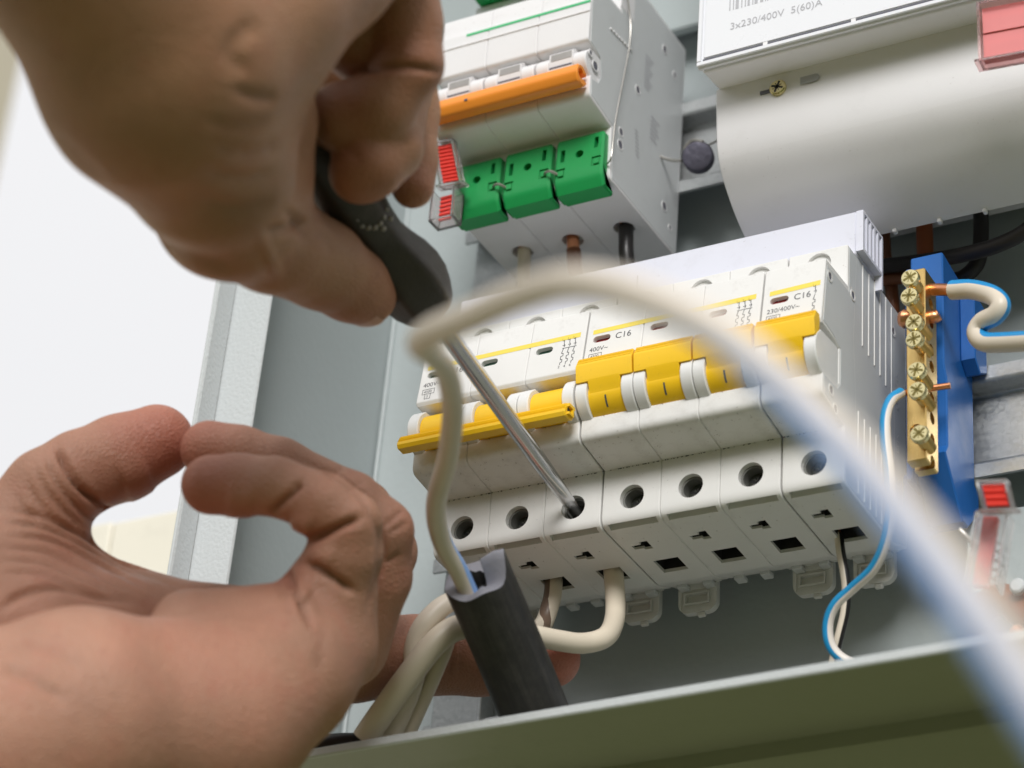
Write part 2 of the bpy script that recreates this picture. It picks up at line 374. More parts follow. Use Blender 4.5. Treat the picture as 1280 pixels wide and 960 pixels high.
def text_mb(txt, size, origin, ux, uy, depth=0.05):
    """flat lettering as geometry lying in the plane ux, uy at origin (mm)"""
    cu = bpy.data.curves.new('t', 'FONT'); cu.body = txt; cu.size = size; cu.extrude = 0; cu.resolution_u = 3
    o = bpy.data.objects.new('t', cu); COL.objects.link(o)
    dg = bpy.context.evaluated_depsgraph_get(); dg.update()
    me = bpy.data.meshes.new_from_object(o.evaluated_get(dg)); r = MB()
    ux, uy = Vector(ux).normalized(), Vector(uy).normalized(); n = ux.cross(uy); org = Vector(origin)
    r.add([org + ux * v.co.x + uy * v.co.y + n * depth for v in me.vertices], [tuple(p.vertices) for p in me.polygons])
    bpy.data.objects.remove(o); return r
def ribbon(mb, pts, w, org, ux, uy, depth=0.05):
    ux, uy, org = Vector(ux).normalized(), Vector(uy).normalized(), Vector(org); n = ux.cross(uy)
    for a, b in zip(pts[:-1], pts[1:]):
        a, b = Vector(a), Vector(b); d = (b - a).normalized(); s_ = Vector((-d.y, d.x)) * w / 2; e = d * w / 2
        q = [a - e - s_, b + e - s_, b + e + s_, a - e + s_]
        mb.add([org + ux * p.x + uy * p.y + n * depth for p in q], [(0, 1, 2, 3)])
    return mb
# ------------------------------------------------------------------ ground, cabinet, rails
gb = MB(); gb.add([(150 + 30000 * math.cos(i * math.pi / 24), 30000 * math.sin(i * math.pi / 24), -1350) for i in range(48)], [tuple(range(48))])
g = obj('ground', gb.mesh('ground', smooth=0), 'grass'); g['kind'] = 'structure'; g['label'] = 'green lawn below the cabinet'

rg = MB(); NR = 90  # ring added out of view to block sky light near the horizon
rgr = random.Random(5)
hts = [2100 + 900 * rgr.random() for _ in range(NR)]
rv = []; rf = []
for i in range(NR):
    a = 2 * math.pi * i / NR
    for r_, z in ((14000, -1352), (14300, hts[i] * .55), (15200, hts[i]), (16500, hts[i] * .8), (17000, -1352)): rv.append((150 + r_ * math.cos(a), r_ * math.sin(a), z))
for i in range(NR):
    j = (i + 1) % NR
    for k in range(4): rf.append((i * 5 + k, j * 5 + k, j * 5 + k + 1, i * 5 + k + 1))
tl = obj('horizon_blocker', rg.add(rv, rf).mesh('horizon_blocker', smooth=0), 'grass'); tl['kind'] = 'structure'; tl['label'] = 'unseen ring added round the lawn to block low sky light'
cab = thing('electrical_cabinet', 'open grey powder coated steel cabinet housing the breakers and meter', 'cabinet', (120, 62, 100))
XL, XR, ZT, YB, YF = -65.0, 330.0, 330.0, 62.0, -22.0
def lean(mb):
    mb.v = [(x + 0.012 * (z - 40), y, z) for x, y, z in mb.v]; return mb
part('back_panel', MB().box((XL - 1.3, YB, -96), (XR + 1.3, YB + 1.5, ZT)), 'paint', cab)
lw = MB().box((XL - 1.4, YF, -93), (XL, YB - 0.1, ZT - .2)); part('side_wall', lean(lw), 'paint', cab)
fl = MB().box((XL - 1.4, YF - 1.3, -93), (XL + 13, YF - 0.1, ZT - .2), 0.4); part('flange', lean(fl), 'paint_lip', cab)
lp = MB().box((XL - 2.4, YF - 10, -93), (XL - 0.6, YF - 1.4, ZT - .2), 0.5); part('rain_lip', lean(lp), 'paint_lip', cab)
sm = MB().cyl((XL + 0.2, YB - 0.5, -85), (XL + 3.2, YB - 0.5, ZT - 1), 0.75, 8); part('corner_seam', sm, 'paint', cab)
rw = MB().box((XR, YF, -90), (XR + 1.4, YB - 0.1, ZT - .2)); part('side_wall', rw, 'paint', cab)
tp = MB().box((XL - 1.4, YF - 10, ZT), (XR + 1.4, YB + 1.4, ZT + 1.5)); part('top_panel', tp, 'paint', cab)
def tilt(mb):
    mb.v = [(x, y, z + 0.022 * (x + 4)) for x, y, z in mb.v]; return mb
bp = MB().prism([(-31.3, -89.2), (-18, -89.7), (-17.2, -86.4), (7.4, -86.6), (8.2, -90.4), (11.5, -91.2), (61.8, -91.0), (61.8, -84), (-17, -84), (-18.4, -86.6), (-31.3, -86.9)], XL - 1.4, XR + 1.4)
part('bottom_panel', tilt(bp), 'paint_under', cab, 25)
part('bottom_lip', tilt(MB().box((XL - 1.4, -32.6, -89.4), (XR + 1.4, -31.35, -86.8), 0.4)), 'paint_lip', cab)

def rail(z0, label):
    t = 1.0
    prof = [(46, z0), (46, z0 + 5), (52.5, z0 + 5.6), (52.5, z0 + 29.4), (46, z0 + 30), (46, z0 + 35), (47.1, z0 + 35), (47.1, z0 + 31.1), (53.6, z0 + 30.4), (53.6, z0 + 4.6), (47.1, z0 + 3.9), (47.1, z0)]
    r = rounded(prof, {1: 1.2, 2: 1, 3: 1, 4: 1.2, 7: 1, 8: 1, 9: 1, 10: 1}, 3)
    mb = MB().prism(r, -28.5, XR - 4)
    return single('din_rail', mb, 'galv', label, 'mounting rail', 'galvanised mounting rails')
rail(4, 'galvanised rail carrying the row of yellow switched breakers and the blue holder')
rail(125, 'galvanised rail behind the orange handled switch, crossing towards the meter')
bt = MB().box((-40, 50, 195), (XR - 4, 54, 229), 0.6); single('mounting_bar', bt, 'paint', 'grey flat bar above the upper rail beside the meter', 'mounting bar')
t = thing('support_strips', 'galvanised upright strip and lower cross strip behind the rails', 'metal strips', (-20, 57, 0))
part('upright', MB().box((-29, 54.2, -62), (-13, 55.6, 260), 0.3), 'galv', t)
part('upright_edge', MB().box((-13.0, 53.2, -62), (-11.6, 61, 260), 0.3), 'galv', t)
part('upright', MB().box((250, 54.2, -62), (266, 55.6, 260), 0.3), 'galv', t)
part('cross_strip', MB().box((-33, 56.2, -66), (XR - 5, 58.4, -41.5), 0.4).box((-33, 51, -66.6), (XR - 5, 56, -65.2), 0.3), 'galv', t)
cb = MB()
bolt = MB().cyl((142, 50, -45.5), (163, 50, -45.0), 1.9, 12)
for k in range(13): bolt.lathe((142.5 + k * 1.6, 50, -45.5), (143.6 + k * 1.6, 50, -45.5), [(0, 1.9), (.55, 2.5), (1.1, 1.9)], 12, False)
single('threaded_bolt', bolt, 'galv', 'short threaded bolt lying along the lower cross strip', 'bolt')

# pale cladding and a far wall corner seen to the left, past the cabinet edge
cw = thing('cladding_wall', 'cream board cladding behind the cabinet, its top edge against white sky', 'cladding', (-260, 121, 90))
for a, b in ((-620, -218.6), (-217.8, -60)):
    o = part('board', MB().box((a, 118, -1340), (b, 126, 91.2 if a > -500 else 92.0), 0.8), 'cream', cw)
ps = at(10, 170, 2600)
single('wall_corner', MB().box((ps.x - 900, ps.y - 1500, -1349), (ps.x, ps.y, 3600), 4), 'plaster', 'blurred beige wall corner at the far left beyond the cabinet', 'building wall')

# ------------------------------------------------------------------ lower row of circuit breakers
PW = 17.7
EL, FL_ = Vector((0, -16.8, 23.9)), Vector((0, -13.9, 44.7))
UXL = Vector((1, 0, 0)); UYL = (FL_ - EL).normalized()
def lab(x, t, h=0.0): return Vector((x, 0, 0)) + EL + UYL * (t - 0.3) + UXL.cross(UYL) * h
PROF = rounded([(46, -14.6), (36, -18.4), (1.6, -17.4), (0, -15.6), (0, 0), (-15.1, 1.9), (-15.1, 8.6), (-6, 9.4), (-4, 11), (-4, 21.6), (-8, 22.6), (-16.2, 22.9), (-16.8, 23.9), (-13.9, 44.7), (1.6, 45.3), (1.6, 58.8), (46, 58.8)],
               {1: 1.5, 2: 2.5, 3: 2.0, 5: 2.4, 6: 0.8, 12: 0.4, 13: 0.5, 15: 0.5}, 5)
def pole_mesh(x0, on):
    b = MB().prism(PROF, x0 + 0.05, x0 + PW - 0.05, 0.28)
    cut = [MB().cyl((x0 + 9.1, -2, -9.6), (x0 + 9.1, 9, -9.6), 3.65, 36), MB().cyl((x0 + 9.1, -2, 54.2), (x0 + 9.1, 2.8, 54.2), 3.6, 32),
           MB().box((x0 + 5.1, 22.6, -20), (x0 + 12.7, 29.9, -8)),
           MB().box((x0 + 1.7, 0.9, -19), (x0 + 16.3, 3.0, -14.6)),
           MB().box((x0 + 6.0, 11.4, -20), (x0 + 8.5, 15.8, -13)), MB().box((x0 + 3.2, 12.8, -21), (x0 + 6.2, 14.9, -13.2))]
    w = MB()
    n = 10; pts = []
    for i in range(2 * n):
        a = math.pi / 2 + math.pi * (i % n) / (n - 1) + (math.pi if i >= n else 0)
        cx = x0 + (3.4 if i < n else 6.6); pts.append((cx + 1.12 * math.cos(a), 9.75 + 1.12 * math.sin(a)))
    vs = [lab(x, t_, 1) for x, t_ in pts] + [lab(x, t_, -2.2) for x, t_ in pts]; m = len(pts)
    w.add(vs, [tuple(range(m)), tuple(range(2 * m - 1, m - 1, -1))] + [(i, i + m, (i + 1) % m + m, (i + 1) % m) for i in range(m)])
    return boolean(b, cut + [w])
def screw_mb(c, ax, r, depth, slot=True):
    c = Vector(c); ax = Vector(ax).normalized(); mb = MB().lathe(c, c + ax, [(-depth, r * .97), (-0.35, r), (0, r * .86), (0.02, r * .5)], 22)
    u = ax.orthogonal().normalized().lerp(ax.cross(ax.orthogonal().normalized()), 0.3).normalized(); w = ax.cross(u)
    return mb, u, w
def cross_mb(c, ax, u, w, r):
    mb = MB(); c = Vector(c) + Vector(ax).normalized() * 0.06; ax = Vector(ax).normalized()
    for a, b in ((u, w), (w, u)):
        q = [c + a * (s * r) + b * (k * r * .17) + ax * h for s in (-1, 1) for k in (-1, 1) for h in (-.5, 0)]
        mb.add(q, [(0, 1, 3, 2), (4, 6, 7, 5), (0, 4, 5, 1), (2, 3, 7, 6), (0, 2, 6, 4), (1, 5, 7, 3)])
    for a in (u + w, u - w):
        a = a.normalized(); b = ax.cross(a)
        q = [c + a * (s * r * .8) + b * (k * r * .06) + ax * h for s in (-1, 1) for k in (-1, 1) for h in (-.5, -.015)]
        mb.add(q, [(0, 1, 3, 2), (4, 6, 7, 5), (0, 4, 5, 1), (2, 3, 7, 6), (0, 2, 6, 4), (1, 5, 7, 3)])
    return mb
CHK = rounded([(-4.2, 7.6)] + [(-10.2 - 9.0 * math.cos(math.radians(a)), 14.2 + 7.0 * math.sin(math.radians(a))) for a in range(-64, 71, 12)] + [(-6, 21.4), (-4.2, 21.4)], {}, 1)
CHK_BIG = rounded([(-4.2, 7.6)] + [(-10.6 - 9.6 * math.cos(math.radians(a)), 14.5 + 7.6 * math.sin(math.radians(a))) for a in range(-66, 62, 11)] + [(-8, 21.4), (-4.2, 21.4)], {}, 1)
DRUM = [(-10.4 - 8.5 * math.cos(math.radians(a)), 14.2 + 6.7 * math.sin(math.radians(a))) for a in range(0, 360, 10)]
PAD = [(-20.3, 17.0), (-21.0, 21.8), (-20.9, 22.2), (-20.62, 22.85), (-20.52, 22.8), (-20.42, 23.0), (-20.5, 23.15), (-20.24, 23.7), (-20.14, 23.65), (-20.04, 23.85), (-20.1, 24.0), (-19.7, 24.8), (-17.2, 25.0), (-16.9, 23.0), (-17.3, 17.0)]
NECK = [(-20.3, 16.9), (-20.5, 18.6), (-17.2, 19.6), (-13, 19.8), (-12, 13), (-18.8, 13.6), (-19.3, 15.0)]
BAR = [(-23.2, 5.6), (-23.8, 6.6), (-23.8, 7.5), (-23.3, 7.7), (-23.6, 8.2), (-23.0, 8.5), (-23.2, 9.0), (-22.5, 9.2), (-22.6, 9.8), (-21.8, 10.1), (-20.6, 10.4), (-18.6, 9.9), (-18.0, 8.6), (-19.0, 6.2), (-20.4, 5.4)]
CLIPB = [(2.2, -14.6), (14.2, -14.6), (14.4, -22.3), (12.4, -24.0), (4.4, -24.0), (2.4, -22.2)]
def clip_mb(x0):
    r = rounded(CLIPB, {2: 1.5, 3: 1, 4: 1, 5: 1.5}, 4)
    b = MB(); n = len(r); b.add([(x0 + p[0], 45.2, p[1]) for p in r] + [(x0 + p[0], 47.4, p[1]) for p in r],
        [tuple(range(n)), tuple(range(2 * n - 1, n - 1, -1))] + [(i, (i + 1) % n, (i + 1) % n + n, i + n) for i in range(n)])
    b = boolean(b, [MB().box((x0 + 4.7, 40, -20.9), (x0 + 11.6, 46.4, -18.3)), MB().box((x0 + 3.4, 40, -22.6), (x0 + 13.2, 45.6, -16.8))])
    b.box((x0 + 4.2, 44.8, -21.4), (x0 + 12.1, 45.5, -20.95)); b.box((x0 + 4.2, 44.8, -18.25), (x0 + 12.1, 45.5, -17.8))
    b.box((x0 + 4.2, 44.8, -20.9), (x0 + 4.65, 45.5, -18.3)); b.box((x0 + 11.65, 44.8, -20.9), (x0 + 12.1, 45.5, -18.3))
    b.box((x0 + 8.4, 45.4, -25.3), (x0 + 10.8, 46.8, -23.9), 0.3); b.box((x0 + 1.0, 44.4, -15.2), (x0 + 15.6, 45.6, -14.6)); return b
def symbol(x, n):
    mb = MB(); o = lab(0, 0)
    for k in range(n):
        cx = x + 1.15 + 1.75 * k
        ribbon(mb, [(cx, 12.3), (cx, 11.2)], .2, o, UXL, UYL); ribbon(mb, [(cx - .5, 11.9), (cx - .1, 11.9)], .2, o, UXL, UYL)
        ribbon(mb, [(cx - .3, 10.2), (cx + .35, 10.2), (cx + .1, 9.6)], .2, o, UXL, UYL); ribbon(mb, [(cx, 11.0), (cx + .25, 10.2)], .2, o, UXL, UYL)
        ribbon(mb, [(cx + .05, 9.1), (cx - .35, 7.4), (cx + .2, 7.2), (cx + .2, 6.4), (cx - .45, 6.2), (cx - .45, 5.2), (cx + .1, 5.0), (cx + .1, 4.2), (cx - .4, 4.0), (cx - .4, 3.3)], .2, o, UXL, UYL)
        t = text_mb(str(2 * (k + 1)), 1.25, lab(cx - .9, 2.1), UXL, UYL); mb.add(t.v, t.f)
        t = text_mb(str(2 * k + 1), 1.0, lab(cx - .9, 12.1), UXL, UYL); mb.add(t.v, t.f)
    if n > 1: ribbon(mb, [(x + .9, 9.1), (x + 1.15 + 1.75 * (n - 1) + .5, 9.1)], .2, o, UXL, UYL)
    return mb
def breaker(i0, n, on, label, volts, clips):
    x0 = i0 * PW + (0.4 if i0 >= 3 else 0) + (0.4 if i0 >= 6 else 0)
    t = thing('circuit_breaker', label, 'circuit breaker', (x0, 46, 20), 'circuit breakers on the lower rail')
    g_ = PROTO
    for k in range(n):
        dx = x0 + k * PW
        for nm, me, mat in g_:
            if nm == 'indicator_flag': mat = 'flag_red' if on else 'flag_green'
            if nm in ('toggle_paddle', 'toggle_mark') and not on: continue
            o = bpy.data.objects.new(nm, me if nm != 'indicator_flag' else me.copy()); COL.objects.link(o); o.parent = t
            o.location = Vector((dx - x0, -46, -20)) * S; o['org'] = (x0, 46, 20)
            if nm == 'indicator_flag': o.data.materials.clear()
            if not o.data.materials: o.data.materials.append(MAT[mat])
        if k in clips:
            o = bpy.data.objects.new('rail_clip', CLIPM); COL.objects.link(o); o.parent = t; o.location = Vector((dx - x0, -46, -20)) * S
    if not on:
        b = MB().prism(BAR, x0 - 0.3, x0 + n * PW - 0.1, 0.25)
        for k in range(n):
            b.box((x0 + k * PW + 5, -20, 8.2), (x0 + k * PW + 13, -15, 10.6), 0.4)
        b.box((x0 + n * PW - 0.1, -22.6, 6.3), (x0 + n * PW + 0.7, -20.6, 7.0)).box((x0 + n * PW - 0.1, -22.6, 8.7), (x0 + n * PW + 0.7, -19.4, 9.6)).box((x0 + n * PW - 0.1, -20.6, 6.3), (x0 + n * PW + 0.7, -19.9, 8.7))
        part('toggle_bar', b, 'yellow', t, 20)
        part('bar_socket', MB().cyl((x0 + n * PW - 0.35, -21.7, 7.9), (x0 + n * PW - 0.02, -21.7, 7.9), 0.75, 14), 'dark', t)
    st = MB(); x1 = x0 + n * PW - (1.6 if n == 3 else 1.0)
    st.add([lab(x0 + 2.0, 11.75, .05), lab(x1, 12.05, .05), lab(x1, 13.75, .05), lab(x0 + 2.0, 13.3, .05)], [(0, 1, 2, 3)])
    part('coloured_stripe', st, 'stripe', t)
    tx = text_mb('C16', 2.95, lab(x0 + 9.2, 8.6), UXL, UYL)
    for s_, sz, a, b_ in ((volts, 2.15, 1.6, 5.5),):
        q = text_mb(s_, sz, lab(x0 + a, b_), UXL, UYL); tx.add(q.v, q.f)
    o = lab(0, 0); bw = 3.9
    bx = x0 + 1.7
    ribbon(tx, [(bx, 2.9), (bx + bw, 2.9), (bx + bw, 4.6), (bx, 4.6), (bx, 2.9)], .15, o, UXL, UYL)
    q = text_mb('4500', 1.3, lab(bx + .5, 3.3), UXL, UYL); tx.add(q.v, q.f)
    ribbon(tx, [(bx + 1, 2.9), (bx + 1, 1.2), (bx + 2.8, 1.2), (bx + 2.8, 2.9)], .15, o, UXL, UYL)
    q = text_mb('3', 1.2, lab(bx + 1.5, 1.6), UXL, UYL); tx.add(q.v, q.f)
    sp = MB(); rs_ = random.Random(i0 + 11)
    for _ in range(34 * n):
        x = x0 + rs_.random() * n * PW; w = .08 + .3 * rs_.random() ** 3; h = .05 + .1 * rs_.random()
        q = rs_.random()
        if q < .5: sp.box((x, -.06 - h, -.12 - h), (x + w * 1.6, -.01, -.05))                    # along the step above the screw faces
        elif q < .72: sp.box((x, -.035, (z_ := -1 - 12 * rs_.random())), (x + w * .5, .02, z_ + h))
        else:
            y = -14 + 13 * rs_.random(); zz = 1.9 - (y + 15.1) * 1.9 / 15.1; sp.box((x, y, zz - .04), (x + w * .6, y + h, zz + .02))
    o_s = part('dust_specks', sp, 'dark', t, 0); o_s['kind'] = 'stuff'
    part('printed_text', tx, 'ink', t, 0)
    part('printed_symbol', symbol(x0 + (n - 1) * PW + (10.0 if n == 3 else 14.2), n), 'ink', t, 0)
    return t, x0
def proto_parts():
    out = []
    b = pole_mesh(0, True); out.append(('pole_housing', b.mesh('pole_housing', smooth=30), 'abs'))
    for z in (-9.6,):
        s_, u, w = screw_mb((9.1, 5.0, z), (0, -1, 0), 3.0, 3); out.append(('terminal_screw', s_.mesh('terminal_screw'), 'hole_screw'))
        c_ = cross_mb((9.1, 5.0, z), (0, -1, 0), u, w, 2.3); out.append(('screw_slot', c_.mesh('screw_slot', smooth=0), 'dark'))
        rg = MB().lathe((9.1, 1.8, z), (9.1, 9, z), [(0, 3.66), (0, 3.0), (7.0, 3.0), (7.0, 3.66)], 28, False); out.append(('screw_collar', rg.mesh('screw_collar'), 'hole_grey'))
    def shade_liner(nm, x0, y0, x1, y1, z0, z1):  # near-black walls put the shade inside the opening into the colour
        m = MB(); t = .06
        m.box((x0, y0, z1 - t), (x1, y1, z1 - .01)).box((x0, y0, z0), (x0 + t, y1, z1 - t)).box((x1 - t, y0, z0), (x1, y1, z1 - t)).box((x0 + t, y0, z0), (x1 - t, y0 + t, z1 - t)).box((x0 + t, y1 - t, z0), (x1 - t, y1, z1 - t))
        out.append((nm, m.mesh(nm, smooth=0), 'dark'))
    shade_liner('cavity_shade', 5.11, 22.61, 12.69, 29.89, -17.2, -8.02)
    shade_liner('key_slot_shade', 6.01, 11.41, 8.49, 15.79, -17.0, -13.02); shade_liner('key_slot_shade', 3.21, 12.81, 6.0, 14.89, -17.0, -13.22)
    rg = MB()
    for k in range(5): rg.cyl((6.5, 23.4 + k * .55, -11.0 + k * .2), (12.2, 23.4 + k * .55, -10.8 + k * .2), .2, 6)
    out.append(('clamp_teeth', rg.mesh('clamp_teeth'), 'dull_zinc'))
    for a, b_ in ((0.12, 3.6), (14.1, 17.58)):
        out.append(('toggle_surround', MB().prism(CHK_BIG, a, b_, 0.3).mesh('toggle_surround', smooth=35), 'cheek'))
    out.append(('toggle_drum', MB().prism(DRUM, 3.7, 14.0).mesh('toggle_drum'), 'yellow'))
    p = MB()
    for zz in (22.75, 23.35, 23.95, 24.5): p.box((.5, -20.95 + (zz - 22.3) * .48, zz), (17.2, -20.0 + (zz - 22.3) * .48, zz + .26), .06)
    p.prism(PAD, 0.25, 17.45, 0.2).prism(NECK, 4.0, 13.8, 0.15); out.append(('toggle_paddle', p.mesh('toggle_paddle', smooth=25), 'yellow'))
    out.append(('toggle_mark', MB().prism([(-10.4 - 8.58 * math.cos(math.radians(a)), 14.2 + 6.76 * math.sin(math.radians(a))) for a in range(-42, -13, 4)] + [(-16, 12), (-15.5, 10.5)], 8.65, 9.15).mesh('toggle_mark', smooth=0), 'ink'))
    fl = MB(); fl.add([lab(2.2, 8.4, -1.5), lab(7.8, 8.4, -1.5), lab(7.8, 11.1, -1.5), lab(2.2, 11.1, -1.5), lab(2.2, 8.4, -2.1), lab(7.8, 8.4, -2.1), lab(7.8, 11.1, -2.1), lab(2.2, 11.1, -2.1)],
        [(0, 1, 2, 3), (7, 6, 5, 4), (0, 4, 5, 1), (1, 5, 6, 2), (2, 6, 7, 3), (3, 7, 4, 0)]); out.append(('indicator_flag', fl.mesh('indicator_flag', smooth=0), 'flag_red'))
    for a in (3, 11): out.append(('foot_tab', MB().box((a, 42.5, -17.0), (a + 3, 45.9, -15.6), .2).mesh('foot_tab', smooth=0), 'abs_side'))
    return out
PROTO = proto_parts(); CLIPM = clip_mb(0).mesh('rail_clip', smooth=30); CLIPM.materials.append(MAT['clip'])
breaker(0, 3, False, 'left three pole breaker switched off with its long yellow bar down', '400V~', (0, 2))
breaker(3, 3, True, 'middle three pole white breaker with three yellow paddles up', '400V~', (0, 2))
b7, x7 = breaker(6, 1, True, 'single pole breaker at the right end of the row with ribbed side', '230/400V~', (0,))
XS = x7 + PW
SIDE = [(45.4, -14.0), (36, -17.4), (2.2, -16.4), (1, -14.8), (1, 1), (-13.4, 2.8), (-14.2, 8.0), (-5, 8.6), (-3, 11), (-3, 22), (-8, 23.6), (-15.2, 24.2), (-13.0, 42.8), (2.6, 43.6), (2.6, 58.4), (45.4, 58.4)]
sk = MB().prism(SIDE, XS - 0.09, XS + 0.05, 0.05); part('side_plate', sk, 'abs_side', b7, 30)
rb = MB()
for y, z0, z1 in ((12.0, 31.6, 58.2), (16.6, 31.0, 58.2), (21.0, 30.4, 58.2), (25.2, 29.5, 58.2), (29.6, 28.6, 58.0), (34.0, 27.8, 57.2), (9.4, -15.8, 9.6), (13.8, -16.2, 9.4), (18.1, -16.4, 9.3), (22.3, -16.4, 9.1), (26.4, -16.4, 8.9)):
    rb.box((XS + 0.0, y, z0), (XS + 0.3, y + 0.45, z1), 0.1)
part('side_ribs', rb, 'abs', b7, 30)
for k, (y, z) in enumerate(((-11.2, 40.4), (5.2, 44.0), (35.8, 50.0), (-9.4, 5.8), (-6.2, 1.8))):
    part('side_rivet', MB().lathe((XS, y, z), (XS + 1, y, z), [(0.0, 1.75), (0.22, 1.75), (0.22, 1.15), (-.05, 1.1)], 18, False), 'abs', b7)
    part('rivet_recess', MB().cyl((XS + .02, y, z), (XS + .09, y, z), 1.2, 16), 'meter_dark', b7)
em = MB(); o_ = Vector((XS + .12, 0, 0)); uy_, uz_ = (0, 1, 0), (0, 0, 1)
for y, z in ((37.6, 32), (37.8, 26), (38, 12), (38.2, -2)):
    ribbon(em, [(y, z), (y + 1.6, z + .3), (y + 1.4, z + 2.2), (y + .2, z + 1.8), (y, z + 3.4), (y + 1.8, z + 3.8)], .3, o_, uy_, uz_)
    ribbon(em, [(y + .4, z + 4.6), (y + 1.4, z + 5.8)], .3, o_, uy_, uz_)
part('embossed_marks', em, 'abs', b7, 0)
part('side_line', ribbon(ribbon(MB(), [(36.2, -15), (36.2, 56)], .35, o_, uy_, uz_), [(7.4, -14), (7.4, 14), (5.6, 30), (7.4, 57)], .18, o_, uy_, uz_), 'cheek', b7, 0)

# white comb busbar cover lying on the tops of the breakers
bb = thing('busbar_cover', 'long white comb busbar cover lying across the tops of the breakers', 'busbar cover', (60, 14, 66))
part('cover', MB().box((-3, 7.0, 58.9), (124.9, 22, 73.2), 0.35), 'busbar', bb)
fr = MB().box((124.9, 7.0, 59.7), (127.0, 8.0, 73.2)).box((124.9, 8.0, 72.4), (127.0, 22, 73.2)).box((124.9, 21.2, 55.0), (127.0, 22.2, 72.4)).box((124.9, 8.0, 59.7), (127.0, 21.2, 60.7))
part('end_frame', fr, 'busbar', bb)
for k in range(4):
    y = 9.9 + k * 2.75; part('end_rib', MB().box((124.9, y, 60.7), (127.0, y + 1.0, 72.4)), 'busbar', bb)
part('cover_notch', MB().box((56.6, 6.9, 59.8), (56.95, 7.4, 68)), 'ink_soft', bb)

# ------------------------------------------------------------------ upper three pole switch with orange handle
XU = -4.0; ZU = 118.0
us = thing('main_switch', 'white three pole main switch with orange handle and green terminal covers', 'main switch', (XU, 46, 141))
PU = rounded([(46.5, 100.4), (1.0, 100.4), (0, 102), (-1.0, 118.6), (-15.8, 120.2), (-16.2, 127.6), (-12, 128.8), (-8.5, 131), (-9.5, 137.8), (-18.2, 138.8), (-19.0, 139.4), (-19.2, 154), (-18, 155), (-17.6, 163), (0, 164.5), (0, 182), (46.5, 182)],
              {1: 1, 2: 1.2, 4: 1.8, 5: 1, 9: .6, 10: .6, 13: 1.5, 15: 1}, 4)
ub = MB().prism(PU, XU + .05, XU + PW - .05, 0.25)
ub = boolean(ub, [MB().cyl((XU + 10.0, 25.5, 98), (XU + 10.0, 25.5, 108), 3.4, 28), MB().box((XU + 4.6, -30, 129.8), (XU + 13.2, -8.2, 137.6))])
me = ub.mesh('pole_housing', (XU, 46, 141), 30)
for k in range(3):
    o = obj('pole_housing', me, 'abs_up', us, (k * PW, 0, 0)); o['org'] = (XU, 46, 141)
    x = XU + k * PW
    # curved face of the switch window with its slots
    arc = [(-8, 126.6)] + [(-9.0 - 10.4 * math.cos(math.radians(a)), 132.8 + 6.0 * math.sin(math.radians(a))) for a in range(-60, 66, 9)] + [(-8, 138.0)]
    for a, b_ in ((0.35, 4.7), (12.9, 17.35)):
        part('window_surround', MB().prism(arc, x + a, x + b_, .35), 'abs_up', us)
    part('window_drum', MB().prism([(-8.5, 128.4), (-17.6, 128.8), (-18.8, 130.4), (-18.9, 136.6), (-17.6, 137.9), (-9, 138.2)], x + 4.8, x + 12.8), 'abs_up', us)
    part('window_slot', MB().box((x + 5.3, -18.98, 133.9), (x + 12.4, -18.5, 136.5), .1), 'window_grey', us)
    part('window_line', MB().box((x + 5.0, -18.98, 131.2), (x + 12.6, -18.4, 131.75)), 'meter_dark', us)
oh = MB().prism(rounded([(-21.8, 121.6), (-23.6, 124.2), (-22.8, 127.4), (-20, 128.6), (-17.2, 127.2), (-16.6, 123.2), (-18.6, 121.4)], {0: .8, 1: 1, 2: 1, 3: 1, 5: .6, 6: .6}, 3), XU + .6, XU + 3 * PW - .6, 0.4)
oh = boolean(oh, [MB().cyl((XU + 3 * PW - 2.4, -20.6, 125.1), (XU + 3 * PW + 2, -20.6, 125.1), 1.8, 20), MB().box((XU + 3 * PW - 2.4, -20.4, 123.9), (XU + 3 * PW + 2, -15, 126.2))])
part('orange_handle', oh, 'orange', us, 30)
part('handle_mark', MB().box((XU + 14.3, -23.66, 124.0), (XU + 15.3, -23.2, 124.6)), 'meter_dark', us)
ln = MB().box((XU + .1, -19.45, 149.6), (XU + 53, -19.0, 150.1)); part('label_ledge', ln, 'abs_up', us)
part('green_line', MB().box((XU + 10, -19.35, 153.0), (XU + 53, -19.0, 153.9)), 'green_ink', us)
for k in range(3):
    x = XU + k * PW + .7
    b = MB().prism(rounded([(-3.6, 100.0), (-3.9, 103), (-3.7, 115.4), (-3.0, 116.2), (0.2, 116.4), (0.2, 98.2), (1.0, 98.0), (4.6, 98.2), (4.8, 97.4), (-1.6, 97.0)], {0: 1.2, 1: 1, 2: .6}, 3), x, x + 16.2, .7)
    b.prism([(-3.3, 115.0), (-3.1, 117.8), (-.6, 118.2), (-.4, 115)], x + 4.0, x + 12.2, .4)
    b = boolean(b, [MB().cyl((x + 8.3, -10, 109.2), (x + 8.3, -1, 109.2), 1.35, 20), MB().box((x + 1.9, -10, 107.5), (x + 3.3, -1.6, 112)), MB().box((x + 13.1, -10, 110), (x + 14.5, -1.6, 114)),
                    MB().box((x + .7, -10, 101.8), (x + 3.7, -3.3, 105.2)), MB().box((x + 12.6, -10, 103.4), (x + 15.6, -3.3, 106.8))])
    b.box((x + 1.3, -3.95, 102.5), (x + 3.1, -2.8, 104.5), .1).box((x + 13.2, -3.95, 104.1), (x + 15.0, -2.8, 106.1), .1)
    c = part('terminal_cover', b, 'green', us, 30)
    tc = MB().prism([(-12, 183), (-14, 186), (-6, 190), (8, 189), (8, 182.4), (-6, 182.6)], x, x + 16.2, .6); part('terminal_cover', tc, 'green', us, 30)
part('yellow_tab', MB().box((XU + 17.6, -13, 184), (XU + 20.4, -9, 188.4), .3), 'yellow', us)
